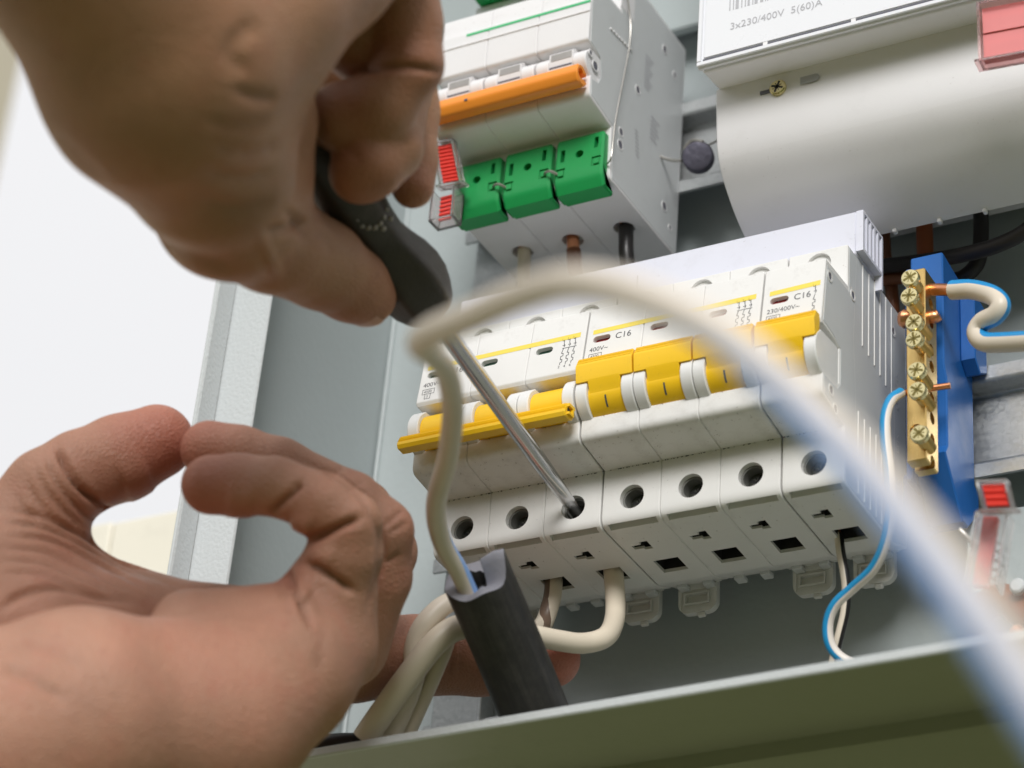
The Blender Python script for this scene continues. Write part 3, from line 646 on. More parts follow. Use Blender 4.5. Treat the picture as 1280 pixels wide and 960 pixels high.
XQ = XU + 3 * PW
part('side_plate', MB().prism([(45.6, 101.4), (1.4, 101.4), (0, 119.6), (-14.6, 121.2), (-15.2, 126.8), (-11, 128), (-9.5, 131), (-10.6, 138), (-17.2, 139.4), (-18.0, 154), (-16.6, 162), (1, 163.5), (1, 181), (45.6, 181)], XQ - .09, XQ + .06, .05), 'abs_side', us, 30)
for px, py, r in ((743.7, 82.5, 1.5), (797, 112.5, 1.3), (776, 165, 1.2), (775, 181, 1.4), (830.7, 62, 1.3), (843, 94, 1.0), (830, 258, 1.4), (738, 66, .8), (837, 285, .8)):
    p = on(px, py, x=XQ); part('side_hole', MB().cyl((XQ + .02, p.y, p.z), (XQ + .11, p.y, p.z), r, 16), 'meter_dark', us)
    part('hole_rim', MB().lathe((XQ, p.y, p.z), (XQ + 1, p.y, p.z), [(0, r + .5), (.2, r + .4), (.2, r), (0, r)], 16, False), 'abs_up', us)
pr = MB()
for k in range(9):
    ribbon(pr, [(18.5, 160 - k * 1.5), (23.5 - (k * 7) % 3, 160 - k * 1.5)], .55, (XQ + .1, 0, 0), uy_, uz_)
for k in range(6):
    ribbon(pr, [(24.5, 140 - k * 1.6), (30 - (k * 5) % 3, 140 - k * 1.6)], .6, (XQ + .1, 0, 0), uy_, uz_)
for k in range(7): ribbon(pr, [(14 + k * .3, 128 - k * 1.4), (16 + k * .3, 128 - k * 1.4)], .4, (XQ + .1, 0, 0), uy_, uz_)
part('side_print', pr, 'ink_soft', us, 0)
p0, p1 = on(758, 0, x=XQ), on(780, 70, x=XQ)
part('side_recess', MB().box((XQ + .03, 0, 166), (XQ + .14, 9, 176)), 'abs_up', us)
rdg = MB()
for k in range(8): rdg.box((XQ + .05, -6 + k * 1.9, 152.2 + k * .25), (XQ + .5, -4.6 + k * 1.9, 152.9 + k * .25), .1)
part('side_ridge', rdg, 'abs_up', us)
# seal wires threaded through the green covers
for k in range(2):
    x = XU + k * PW + 14.8
    single('seal_wire', MB().tube([(x, -3.3, 105.0), (x + 1.4, -5.0, 104.4), (x + 3.2, -5.2, 104.2), (x + 5.0, -3.3, 103.5)], .42, 8),
           'seal_wire', ('twisted wire joining the left and middle green covers', 'twisted wire joining the middle and right green covers')[k], 'seal wire', 'twisted seal wires')
pts = [on(757, 207, x=XQ - 1.5)] + [on(a, b, x=XQ + 1.4) for a, b in ((764, 196), (768, 160), (774, 125), (781, 90), (787, 55), (788, 25), (783, -12))]
single('seal_wire', MB().tube(pts, .27, 8, ref=(1, 0, 0)), 'seal_wire', 'long thin seal wire hanging down the right side of the main switch', 'seal wire', 'twisted seal wires')
# wires entering the bottom of the main switch
def wire(name, label, pts, r, mat, copper=None, group=None, ref=(0, 1, 0), n=14, sub=8, twist=None):
    if copper is None:
        return single(name, MB().tube(pts, r, n, ref, sub, 1.0, twist), mat, label, 'wire', group, 60)
    t = thing(name, label, 'wire', tuple(pts[0]), group)
    part('insulation', MB().tube(pts, r, n, ref, sub, 1.0, twist), mat, t, 60)
    for c in copper: part('copper_end', MB().tube(c[0], c[1], 10, (0, 1, 0), 4), 'copper', t, 60)
    return t
for k, (mat, nm) in enumerate((('beige', 'beige wire entering the main switch from below'), ('brown_wire', 'brown wire entering the main switch from below'), ('black_wire', 'black wire entering the main switch from below'))):
    x = XU + k * PW + 10.3
    wire('wire', nm, [(x + .3, 25.4, 101.0 if k != 1 else 96.5), (x + .5, 25.6, 97.4 if k != 1 else 94.5), (x + .9, 26, 90), (x + 1.4, 30, 80), (x + 1.6, 38, 66)], (2.1, 2.3, 2.3)[k], mat, [([(x - .4, 24.4, 104), (x - .2, 25.0, 102.5), (x + .3, 25.4, 100.8 if k != 1 else 96.0)], (1.5, 2.0, 1.5)[k])], 'wires below the main switch')
    part('terminal_clamp', MB().box((x + 1.4, 23.6, 101.2), (x + 3.2, 27.4, 104), .3), 'dull_zinc', us)
# lead seal on its wire beside the main switch
ls = thing('lead_seal', 'round dark lead seal hanging on a thin wire left of the meter', 'seal', (61, 35, 128))
c = on(873, 197, y=34)
d = (Vector(CC) - c).normalized(); d = (d + Vector((0, -.5, .15))).normalized()
part('disc', MB().lathe(c - d * 2.2, c + d, [(0, 3.6), (.5, 4.9), (3.4, 5.0), (4.2, 4.5), (4.4, 3.6), (4.3, 0.1)], 26), 'lead', ls)
part('rim_wire', MB().tube([c + Vector((2.5, -2.2, 3.8)), c + Vector((-1, -2.6, 4.9)), c + Vector((-4, -2, 3))], .7, 8), 'seal_wire', ls)
part('wire', MB().tube([on(806, 188, y=32), on(820, 194, y=32), on(838, 200, y=33), on(852, 201, y=33)], .55, 8), 'seal_wire', ls)
part('wire', MB().tube([on(884, 182, y=33), on(896, 176, y=36), on(903, 168, y=40)], .4, 8), 'seal_wire', ls)

# ------------------------------------------------------------------ energy meter
em_ = thing('energy_meter', 'large white three phase energy meter with curved terminal cover', 'energy meter', (85, 50, 130))
XM = 85.0; XN = 226.0
part('housing', MB().box((XM - 1.5, 10, 96), (XN + 1.5, 56, 262), 1.5), 'meter', em_)
tcv = [(-4.5, 119.4), (-2.6, 99.5), (0.8, 93.2), (8.2, 87.2), (12.5, 84.6), (17.0, 82.4), (28.0, 78.6), (28.6, 79.8), (18, 84), (12, 92), (9.6, 100), (9.6, 119.4)]
part('terminal_cover', MB().prism(rounded(tcv, {1: 6, 2: 5, 3: 4, 4: 3, 5: 4}, 5), XM, XN, .6), 'meter', em_, 50)
part('cover_edge', MB().prism([(2.6, 100), (2.4, 117.2), (12, 117.2), (12, 96), (8, 95.5)], XM - 1.4, XM - .12, .3), 'meter', em_)
part('upper_housing', MB().prism(rounded([(-15.6, 117.6), (2.2, 120.2), (9.8, 120.2), (9.8, 262), (-15.6, 262)], {0: 1.2}, 4), XM + .8, XN, .8), 'meter', em_)
part('clear_bezel', MB().box((XM + .1, -17.6, 117.9), (XN + .4, -15.7, 262), .5), 'meter_plate', em_)
part('bezel_gap', MB().box((XM + 2.0, -17.75, 120.1), (XN - 1, -17.55, 120.6)), 'meter_dark', em_)
part('front_plate', MB().box((XM + 2.4, -18.0, 120.9), (XN - 2, -17.58, 261), .1), 'meter_plate', em_)
for k in range(4): part('bezel_tab', MB().box((XM + 21 + k * 27, -17.9, 119.8), (XM + 22.4 + k * 27, -17.56, 120.9)), 'meter', em_)
part('bezel_rim', MB().box((XM + .2, -18.3, 118.2), (XN, -17.62, 119.6), .2).box((XM + .2, -18.3, 119.7), (XM + 1.6, -17.62, 262), .2), 'meter_plate', em_)
q = text_mb('3x230/400V  5(60)A', 3.5, (95.4, -18.05, 128.6), (1, 0, 0), (0, 0, 1)); part('printed_text', q, 'ink_soft', em_, 0)
bc = MB(); x = 95.0; random.seed(3)
while x < 125:
    w = random.choice((.35, .35, .7, 1.0)); bc.box((x, -18.06, 135.8), (x + w, -18.01, 150)); x += w + random.choice((.35, .5, .8))
part('barcode', bc, 'ink_soft', em_, 0)
slt = MB().prism([(1.9, 116.2), (1.9, 117.3), (2.6, 117.3), (2.6, 116.2)], 98, 104)
part('screw_groove', MB().box((99.4, -4.58, 113.6), (103.8, -3.8, 114.6)), 'meter_dark', em_)
s_, u, w = screw_mb((105.0, -5.1, 114.4), (0, -1, 0), 2.6, 2); sc = part('cover_screw', s_, 'zinc', em_); part('cross_slot', cross_mb((105.0, -5.1, 114.4), (0, -1, 0), u, w, 1.9), 'dark', sc, 0)
sl_ = MB(); pts = [(109.8, 115.6), (109.8, 118.2)] + [(114.4 + 1.3 * math.cos(a), 116.9 + 1.3 * math.sin(a)) for a in (1.57, 1.0, .5, 0, -.5, -1.0, -1.57)]
sl_.add([(x + 2.2, -4.5, z - 2.2) for x, z in pts], [tuple(range(len(pts)))]); part('keyhole_slot', sl_, 'ink_soft', em_, 0)
for k in range(5): part('edge_nub', MB().box((128 + k * 13.5, 26.5, 77.6), (129.2 + k * 13.5, 28.5, 78.8), .2), 'meter', em_)

# ------------------------------------------------------------------ neutral bar on its blue holder
bh = thing('neutral_bar_holder', 'tall blue plastic holder behind the brass bar, clipped on the lower rail', 'bar holder', (140, 40, 25))
hp = [(134.6, 0)]
HB = rounded([(22.5, 64.2), (46, 62.0), (48.5, 40), (45.8, 39), (45.8, 1.5), (49, .5), (49, -6), (40, -14.5), (35.5, -14.8), (22.5, 0), (24.5, 3), (24.5, 24), (22.5, 27.5)], {0: .5, 2: 1, 5: 1, 6: 1}, 3)
part('body', MB().prism(HB, 135.0, 144.6, .4), 'blue', bh, 30)
part('mounting_foot', MB().box((128.5, 33, -13.0), (134.9, 44, 1.5), .5).box((132.8, 24, -6), (135, 40, 62), .4), 'blue', bh)
part('side_wing', MB().prism([(36, 58), (45.5, 57), (45.5, 36), (40, 33), (36, 36)], 144.55, 149.0, .3), 'blue', bh)
nb = thing('neutral_bar', 'brass terminal bar with yellowish screws fixed upright on blue holder', 'terminal bar', (141, 14, 22))
XB0, XB1, YB0, YB1 = 138.3, 143.9, 10.0, 19.0
scr = [(1137, 346), (1136, 369), (1142, 402), (1142, 423), (1145, 462), (1146, 487), (1148.5, 541)]
zs = [on(a, b, y=4.5) for a, b in scr]
base_b = MB().box((XB0, YB0, -8.6), (XB1, YB1, 51.6), .35)
cuts = [MB().cyl((130, 14.6, p.z - 3.5), (150, 14.6, p.z - 3.5), 1.75, 18) for p in (zs[0], zs[1], zs[2], zs[3], zs[4], zs[5], zs[6])]
zz = (zs[5].z + zs[6].z) / 2
cuts += [MB().cyl((141.0, 5, zz - 2.2), (141.0, 15, zz - 2.2), 1.75, 18), MB().cyl((130, 14.6, zz - 3.4), (150, 14.6, zz - 3.4), 1.75, 18)]
zz2 = zs[3].z - 5.2; cuts += [MB().cyl((141.0, 5, zz2 - 2), (141.0, 15, zz2 - 2), 1.7, 18)]
bar = boolean(base_b, cuts); part('brass_bar', bar, 'brass', nb, 30)
for k, p in enumerate(zs):
    hy = (3.6, 2.9, 4.2, 4.4, 4.2, 4.0, 4.4)[k]
    c = on(scr[k][0], scr[k][1], y=hy); ax = Vector((random.uniform(-.08, .08), -1, random.uniform(-.06, .06))).normalized()
    s_ = MB().lathe(c, c + ax, [(-2.0, 2.2), (-1.7, 2.55), (-.5, 2.6), (0, 2.3), (.05, 1.4), (.05, .05)], 24)
    o = part('terminal_screw', s_, 'zinc', nb)
    a0 = random.uniform(0, 1.5); u = ax.orthogonal().normalized(); w = ax.cross(u); u2 = u * math.cos(a0) + w * math.sin(a0); w2 = ax.cross(u2)
    part('cross_slot', cross_mb(c + ax * .03, ax, u2, w2, 2.0), 'slot_brass', o, 0)
    th = MB(); L = 12 - hy
    th.lathe(c - ax * 1.8, c - ax * (L + 2), [(i * .4, 1.75 + (.22 if i % 2 else 0)) for i in range(int(L / .4))], 16); part('screw_thread', th, 'brass', o)
single('copper_stub', MB().tube([on(1129, 397, y=12), on(1150, 398, y=14), on(1168, 396, y=15), on(1174, 393, y=15)], [2.4, 1.7, 1.9, 1.6], 12), 'copper', 'stub of bare copper pushed sideways through the brass bar', 'copper wire', 'bare copper ends')
single('copper_stub', MB().lathe(on(1127, 398, y=12) - Vector((1, 0, 0)), on(1160, 398, y=12), [(0, .6), (.6, 2.0), (1.8, 2.7), (3.4, 2.4), (5, 1.6)], 18), 'copper', 'rounded copper lump poking out left of the brass bar', 'copper wire', 'bare copper ends')

# ------------------------------------------------------------------ wires right of the breakers
c_in = [on(1150, 364, y=14.6), on(1166, 362, y=14.5), on(1200, 363, y=13)]
wire('looped_wire', 'thick beige wire with a blue stripe looping right from the brass bar',
     [on(1190, 362.5, y=13.4), on(1215, 362, y=12), on(1240, 369, y=9), on(1251, 381, y=7), on(1244, 394, y=8), on(1228, 403, y=11), on(1221, 416, y=12), on(1230, 427, y=11), on(1255, 428, y=8), on(1320, 424, y=0)],
     2.75, 'w_blue', [(c_in, 1.75)], ref='cam', twist=[-.45] * 10)
zb = on(1146, 487, y=14)
wire('thin_wire', 'thin white wire with a blue edge curling down from the lower brass screw',
     [on(1126, 491, y=9), on(1114, 500, y=5), on(1107, 520, y=3), on(1107, 550, y=2), on(1112, 590, y=2), on(1113, 630, y=3), on(1107, 675, y=6), on(1092, 710, y=10), on(1066, 735, y=14), on(1044, 756, y=16), on(1035, 780, y=18), on(1038, 806, y=20), on(1054, 824, y=22), on(1082, 834, y=24), on(1120, 842, y=26)],
     1.45, 'w_blue_thin', [([on(1188, 482, y=15), on(1160, 486, y=14), on(1138, 490, y=12), on(1124, 492, y=8.6)], .9)], ref='cam', twist=[-.46] * 15)
wire('thin_wire', 'beige and black striped wire with copper tip at the rightmost breaker opening',
     [on(1048.3, 668, y=28), on(1051, 690, y=28), on(1055.5, 714, y=28), on(1058, 738, y=29), on(1056, 766, y=30), on(1050, 792, y=31), on(1044, 817, y=32), on(1039, 842, y=33), on(1035, 870, y=34)],
     1.3, 'w_black', [([on(1046, 652, y=27), on(1046.3, 660, y=27.5), on(1048.3, 669, y=28)], .95)], ref='cam', twist=[-.47] * 9)
# dark cables behind the meter and above the holder
single('cable', MB().tube([on(1080, 335, y=46), on(1120, 331, y=45), on(1165, 325, y=43), on(1205, 318, y=40), on(1245, 307, y=38), on(1285, 286, y=36), on(1330, 240, y=34)], 2.3, 14), 'dark_cable', 'long black cable running level behind the blue holder under the meter', 'cable', 'cables under the meter')
single('cable', MB().tube([on(1225, 230, y=50), on(1226, 262, y=50), on(1226, 300, y=50), on(1222, 328, y=50), on(1205, 346, y=51), on(1185, 352, y=52)], 2.3, 14), 'dark_cable', 'black cable dropping from the meter behind the level black cable', 'cable', 'cables under the meter')
oc = on(1156, 300, y=49)
single('cable', MB().tube([(oc.x - .5, 49, oc.z + 24), (oc.x, 49, oc.z), (oc.x, 50, oc.z - 20), (oc.x, 51, oc.z - 40)], 2.5, 14), 'orange_wire', 'orange brown cable dropping from the meter behind blue holder', 'cable', 'cables under the meter')
oc = on(1106, 316, y=51)
single('cable', MB().tube([(oc.x - .6, 51, oc.z + 18), (oc.x, 51, oc.z), (oc.x + 1.5, 52, oc.z - 10), (oc.x + 2, 53, oc.z - 24)], 2.0, 14), 'brown_wire', 'dark brown cable dropping beside the busbar end', 'cable', 'cables under the meter')
single('cable', MB().tube([on(1085, 352, y=49), on(1110, 349, y=49), on(1140, 346, y=50), on(1175, 340, y=51)], 1.9, 14), 'brown_wire', 'thin dark brown cable lying below the level black cable', 'cable', 'cables under the meter')

# bits at the lower right edge
gp = on(1250, 690, y=46); single('grey_plate', MB().box((gp.x - 9, 44.5, gp.z - 12), (gp.x + 40, 46.5, gp.z + 12), .5), 'paint', 'small grey plate at the right edge below the rail', 'plate')
ws = on(1274, 735, y=30); single('white_cap', MB().lathe(ws, ws + Vector((0, -1, 0)), [(0, 2.1), (1.6, 2.1), (2.1, 1.6), (2.2, .1)], 20), 'abs_side', 'small round white cap at the right edge', 'cap')
single('cable', MB().tube([on(1225, 765, y=40), on(1245, 750, y=38), on(1262, 752, y=36), on(1290, 775, y=34), on(1330, 800, y=30)], 4.2, 14), 'brown_wire', 'dark brown cable at the lower right edge', 'cable')
wire('wire', 'copper tipped wire at the lower right edge', [on(1284, 800, y=20), on(1300, 812, y=18), on(1340, 830, y=15)], 3, 'black_wire', [([on(1270, 788, y=21), on(1285, 801, y=20)], 2.0)])

# ------------------------------------------------------------------ plastic seals
def seal(label, c, right, up, w, h, dpt, insert, shell, open_h=0.0, ribs=9):
    t = thing('security_seal', label, 'seal', tuple(c), 'plastic security seals')
    r = Vector(right).normalized(); u = Vector(up).normalized(); f_ = r.cross(u); c = Vector(c)
    def bx(mb, a, b):
        vs = [c + r * x + u * z - f_ * (-y) for x in (a[0], b[0]) for y in (a[1], b[1]) for z in (a[2], b[2])]
        mb.add(vs, [(0, 1, 3, 2), (4, 6, 7, 5), (0, 4, 5, 1), (2, 3, 7, 6), (0, 2, 6, 4), (1, 5, 7, 3)])
    k = .7; sh = MB()
    for a, b in (((-w / 2, 0, -h / 2), (-w / 2 + k, dpt, h / 2)), ((w / 2 - k, 0, -h / 2), (w / 2, dpt, h / 2)), ((-w / 2 + k, 0, -h / 2), (w / 2 - k, k, h / 2)), ((-w / 2 + k, 0, h / 2 - k), (w / 2 - k, dpt, h / 2)), ((-w / 2 - 1, 0, -h / 2 - k), (w / 2 + 1, dpt + .5, -h / 2))): bx(sh, a, b)
    part('shell', sh, shell, t, 20)
    ins = MB(); bx(ins, (-w / 2 + 1, k + .2, -h / 2 + 1), (w / 2 - 1, dpt * .55, h / 2 - 1))
    for i in range(ribs):
        z = -h / 2 + 1.2 + (h - 2.4) * i / ribs; bx(ins, (-w / 2 + 1.2, dpt * .55, z), (w / 2 - 1.2, dpt * .55 + .5, z + (h - 2) / ribs * .55))
    part('insert', ins, insert, t, 20)
    return t
A = on(563, 207, y=-10); Bq = on(585, 178, y=-10)
t = seal('clear seal with red ribbed insert hanging left of green covers', A, (1, .1, 0), (-.17, -.25, 1), 7.4, 15.0, 3.6, 'red_seal', 'clear', ribs=10)
lo = MB()
c1 = on(556, 258, y=-9)
for dx in (-4.2, 3.4): lo.box((c1.x + dx, -11, c1.z - 5), (c1.x + dx + .8, -5, c1.z + 5.4), .1)
lo.box((c1.x - 4.2, -5.8, c1.z - 5), (c1.x + 4.2, -5, c1.z + 5.4), .1); lo.box((c1.x - 4.2, -11, c1.z - 5.7), (c1.x + 4.2, -5, c1.z - 5), .1)
part('lower_shell', lo, 'clear', t)
rt = MB()
for k in range(6): rt.box((c1.x - 2.2, -8.6, c1.z - 4 + k * 1.5), (c1.x + 2.0, -7.6, c1.z - 3.2 + k * 1.5), .1)
part('red_tooth', rt, 'red_seal', t)
t2 = seal('tall clear seal with red insert at lower right below the blue holder', at(1247, 621, 622), (1, .1, -.1), (-.12, -.3, 1), 7.6, 7.6, 3.4, 'red_seal', 'clear', ribs=3)
cl = at(1237, 690, 624); cu_ = Vector((.16, .0, 1)).normalized(); cr_ = Vector((1, .1, -.16)).normalized(); cf_ = cr_.cross(cu_)
def slab(mb, a, b):
    mb.add([cl + cr_ * x + cf_ * y + cu_ * z for x in (a[0], b[0]) for y in (a[1], b[1]) for z in (a[2], b[2])], [(0, 1, 3, 2), (4, 6, 7, 5), (0, 4, 5, 1), (2, 3, 7, 6), (0, 2, 6, 4), (1, 5, 7, 3)]); return mb
lo = MB()
for dx in (-4.2, 3.5): slab(lo, (dx, -3, -10), (dx + .7, 3, 9.6))
slab(lo, (-3.5, 2.3, -10), (3.5, 3, 9.6))
part('lower_shell', lo, 'clear', t2); part('lower_insert', slab(MB(), (-2.6, -1.5, -9), (1.0, .8, 9.2)), 'red_seal', t2)
part('spring', MB().tube([cl + cr_ * (2.2 + .8 * math.cos(k * 1.1)) + cf_ * (-.5 + .8 * math.sin(k * 1.1)) + cu_ * (-8 + k * .42) for k in range(26)], .26, 6, sub=2), 'seal_wire', t2)
single('seal_wire', MB().tube([at(1200, 662, 636), at(1210, 672, 634), at(1222, 682, 630), at(1235, 690, 626)], .6, 8), 'seal_wire', 'short twisted wire at the seal below the blue holder', 'seal wire', 'twisted seal wires')
t3 = seal('pinkish clear seal hanging in front of the meter at the upper right', on(1262, 44, y=-27), (1, .1, 0), (.02, -.1, 1), 15, 18, 5, 'pink_seal', 'clear_pink', ribs=2)

# ------------------------------------------------------------------ screwdriver
TIP = Vector((44.0, 0.6, -9.3)); BUTT = at(400, 195, 617)
AX = (BUTT - TIP).normalized(); _r = Vector(ray(537, 381)).normalized(); _w = TIP - Vector(CC); _b = AX.dot(_r); SL = (_b * _r.dot(_w) - AX.dot(_w)) / (1 - _b * _b)     # along the shaft to where the grip starts
sdv = thing('screwdriver', 'screwdriver with worn dark grip, its blade inside the third terminal screw hole', 'screwdriver', tuple(TIP + AX * SL))
uS = AX.cross(Vector((0, 0, 1))).normalized(); wS = AX.cross(uS)
sh = MB(); rings = [(-4.5, 2.0, .35), (0, 2.05, .6), (7, 2.25, 1.25), (15, 2.35, 2.1), (22, 2.4, 2.4), (SL + 3, 2.4, 2.4)]
n = 18; vs = []; fs = []
for t_, a, b in rings:
    for i in range(n):
        g_ = 2 * math.pi * i / n; ca, sa = math.cos(g_), math.sin(g_); vs.append(TIP + AX * t_ + uS * ca * a + wS * sa * b)
for k in range(len(rings) - 1):
    for i in range(n): fs.append((k * n + i, k * n + (i + 1) % n, (k + 1) * n + (i + 1) % n, (k + 1) * n + i))
fs += [tuple(range(n)), tuple((len(rings) - 1) * n + i for i in range(n))]
sh.add(vs, fs); part('shaft', sh, 'steel', sdv, 50)
hd = MB(); prof = [(-1.0, 3.4, 0), (-.6, 6.2, 0), (.6, 7.6, .2), (3, 8.6, .6), (7, 9.4, 1.0), (12, 9.5, 1.2), (17, 8.8, 1.1), (22, 7.5, .7), (26, 6.7, .4), (31, 6.8, .45), (40, 7.8, .5), (60, 8.6, .5), (80, 8.6, .5), (92, 7.4, .3), (97, 4.6, 0), (98, 1.0, 0)]
n = 48; vs = []; fs = []; P0 = TIP + AX * SL
for t_, r, fl_ in prof:
    for i in range(n):
        g_ = 2 * math.pi * i / n; k6 = ((g_ + .35) % (math.pi / 3)) - math.pi / 6; rr = r * ((math.cos(math.pi / 6) / math.cos(k6)) ** (fl_ * .95)) * (1 + .07 * fl_)
        vs.append(P0 + AX * t_ + (uS * math.cos(g_) + wS * math.sin(g_)) * rr)
for k in range(len(prof) - 1):
    for i in range(n): fs.append((k * n + i, k * n + (i + 1) % n, (k + 1) * n + (i + 1) % n, (k + 1) * n + i))
fs += [tuple(range(n)), tuple((len(prof) - 1) * n + i for i in range(n))]
hd.add(vs, fs); grip = part('grip', hd, 'handle', sdv, 60)
wp = MB()
for px, py in ((434, 258), (441, 266), (449, 268), (457, 268), (464, 264), (470, 258), (476, 252), (468, 270), (480, 262), (398, 214), (405, 226), (411, 237), (400, 238), (419, 247)):
    r_ = Vector(ray(px, py)).normalized(); w_ = P0 - Vector(CC); b_ = AX.dot(r_); s1 = (b_ * r_.dot(w_) - AX.dot(w_)) / (1 - b_ * b_); q_ = P0 + AX * s1
    nr = Vector(CC) + r_ * ((q_ - Vector(CC)).dot(r_)) - q_; off = nr.length; up_ = (-r_ + AX * b_).normalized()
    rad = 7.05; q_ = q_ + nr + up_ * math.sqrt(max(0.2, rad * rad - off * off)); s_ = .55
    wp.box((q_.x - s_, q_.y - s_ * .8, q_.z - s_), (q_.x + s_, q_.y + s_ * .8, q_.z + s_), .15)
part('worn_print', wp, 'grip_print', sdv, 20)

# ------------------------------------------------------------------ black sheath and its wires
def r3(px, d): return px * d / FP
sheath = thing('cable_sheath', 'dusty black rubber sheath cut open at the top, standing behind the lower lip', 'cable sheath', tuple(at(655, 900, 672)))
T0, T1, T2 = at(597, 722, 655), at(640, 822, 662), at(690, 945, 672)
ax = (T0 - T2).normalized(); RT = 9.1; n = 40
vw = (Vector(CC) - T0).normalized(); sx = vw.cross(ax).normalized(); fx = ax.cross(sx)     # sx: sideways, fx: away/towards
_tc = Vector(CC) - T0; AF = math.atan2(_tc.dot(fx), _tc.dot(sx))
_rt = Vector(tuple(RC[0])); AR = math.atan2(_rt.dot(fx), _rt.dot(sx)); AN = AR - 1.0 if math.cos(AR - 1.0 - AF) < math.cos(AR + 1.0 - AF) else AR + 1.0
pts = catmull([T0, T1, T2, at(706, 984, 674)], 10)
pts = [p for p in pts if p.z > -78.5 + .022 * p.x]
vs = []; fs = []; m = len(pts)
def top_cut(a):      # slanted cut, lowest towards the viewer, with a raised horn on the right
    return -1.6 * math.cos(a - AF) + 5.2 * max(0, math.cos(a - AR)) ** 9 - 1.2 * max(0, math.cos(a - AN)) ** 4 + .5 * math.sin(5 * a)
for layer, R_ in ((0, RT), (1, 2.4)):
    for k, p in enumerate(pts):
        for i in range(n):
            a = 2 * math.pi * i / n; q = p + (sx * math.cos(a) + fx * math.sin(a)) * R_
            if k == 0: q = q + ax * top_cut(a)
            if k == 1: q = q + ax * top_cut(a) * .25
            vs.append(q)
for layer in (0, 1):
    o_ = layer * m * n
    for k in range(m - 1):
        for i in range(n):
            j = (i + 1) % n; f = (o_ + k * n + i, o_ + k * n + j, o_ + (k + 1) * n + j, o_ + (k + 1) * n + i); fs.append(f)
tb = MB(); tb.add(vs, fs); part('tube', tb, 'rubber', sheath, 60)
rim = MB(); rv = []; rf = []
for R_, h in ((RT - .02, .02), (6.4, .35), (2.42, -.6)):
    for i in range(n):
        a = 2 * math.pi * i / n; rv.append(pts[0] + (sx * math.cos(a) + fx * math.sin(a)) * R_ + ax * (top_cut(a) + h))
for k in range(2):
    for i in range(n):
        j = (i + 1) % n; rf.append((k * n + i, k * n + j, (k + 1) * n + j, (k + 1) * n + i))
rim.add(rv, rf); part('cut_rim', rim, 'tube_cut', sheath, 60)

# long wire rising from the sheath and sweeping out towards the viewer
LW = [at(612, 800, 660), at(592, 755, 655), at(574, 715, 650), at(552, 675, 642), at(545, 630, 630), at(560, 570, 606), at(566, 510, 570), at(558, 465, 525), at(540, 443, 480), at(526, 430, 440), at(540, 416, 412), at(590, 396, 386), at(650, 370, 362), at(715, 354, 342), at(795, 368, 322), at(890, 412, 304), at(978, 482, 286), at(1072, 578, 266), at(1154, 677, 246), at(1226, 772, 228), at(1298, 872, 212), at(1400, 1015, 198)]
TW = [.56, .56, .54, .45, .30, .22, .2, .2, .2, .2, .2, .2, .22, .25, .42, .55, .61, .63, .63, .62, .61, .6]
single('long_wire', MB().tube(LW, 2.5, 18, ref='cam', sub=10, twist=TW), 'w_bigblue', 'long pale wire with blue side rising from black sheath and sweeping across the foreground', 'wire', smooth=80)
# wires of the first breaker
def above(pts, z0=-83.6):
    out = [pts[0]]
    for q in pts[1:]:
        zc = z0 + 0.022 * (q[0] + 4)
        if q[2] < zc:
            a = Vector(out[-1]); b = Vector(q); out.append(tuple(a.lerp(b, (a.z - zc) / max(1e-6, a.z - b.z)))); break
        out.append(q)
    return out
wire('wire', 'thick beige wire bent under the third pole, passing behind the black sheath',
     above([on(765, 690, y=26), on(766.5, 712, y=26), on(769, 745, y=24), on(768, 775, y=20), at(757, 796, 692), at(730, 804, 686), at(700, 801, 681), at(660, 793, 676), at(615, 784, 674), at(575, 784, 672), at(545, 803, 669), at(505, 853, 667), at(468, 905, 668), at(430, 962, 669), at(390, 1030, 670)]),
     [2.85] * 9 + [3.4] * 6, 'beige', None, 'beige wires bundled beside the sheath', n=18)
wire('wire', 'beige wire with brown side entering second pole, looping behind the sheath',
     above([on(690, 710, y=27), on(692, 730, y=26), on(688, 756, y=24), on(674, 786, y=20), at(640, 790, 692), at(600, 760, 683), at(565, 752, 677), at(536, 775, 674), at(520, 806, 673), at(516, 850, 672), at(494, 905, 673), at(462, 962, 674), at(430, 1030, 675)]),
     [2.6] * 7 + [3.0] * 6, 'w_brown', None, 'beige wires bundled beside the sheath', n=18, ref='cam', twist=[-.54] * 3 + [-.3, -.1, .05] + [.11] * 7)
wire('wire', 'third beige wire at the back of the bundle crossing the finger',
     above([at(590, 770, 678), at(566, 786, 676), at(553, 818, 674.5), at(536, 858, 675), at(510, 915, 676), at(484, 970, 677), at(455, 1030, 678)]), 2.2, 'beige', None, 'beige wires bundled beside the sheath', n=18)
single('cable', MB().tube([on(250, 985, y=-20), on(320, 952, y=-20), on(380, 938, y=-18), on(425, 930, y=-14), on(470, 934, y=-6), on(520, 960, y=0)], 3.0, 14), 'dark_cable', 'dark cable lying along the lower lip under the left hand', 'cable')

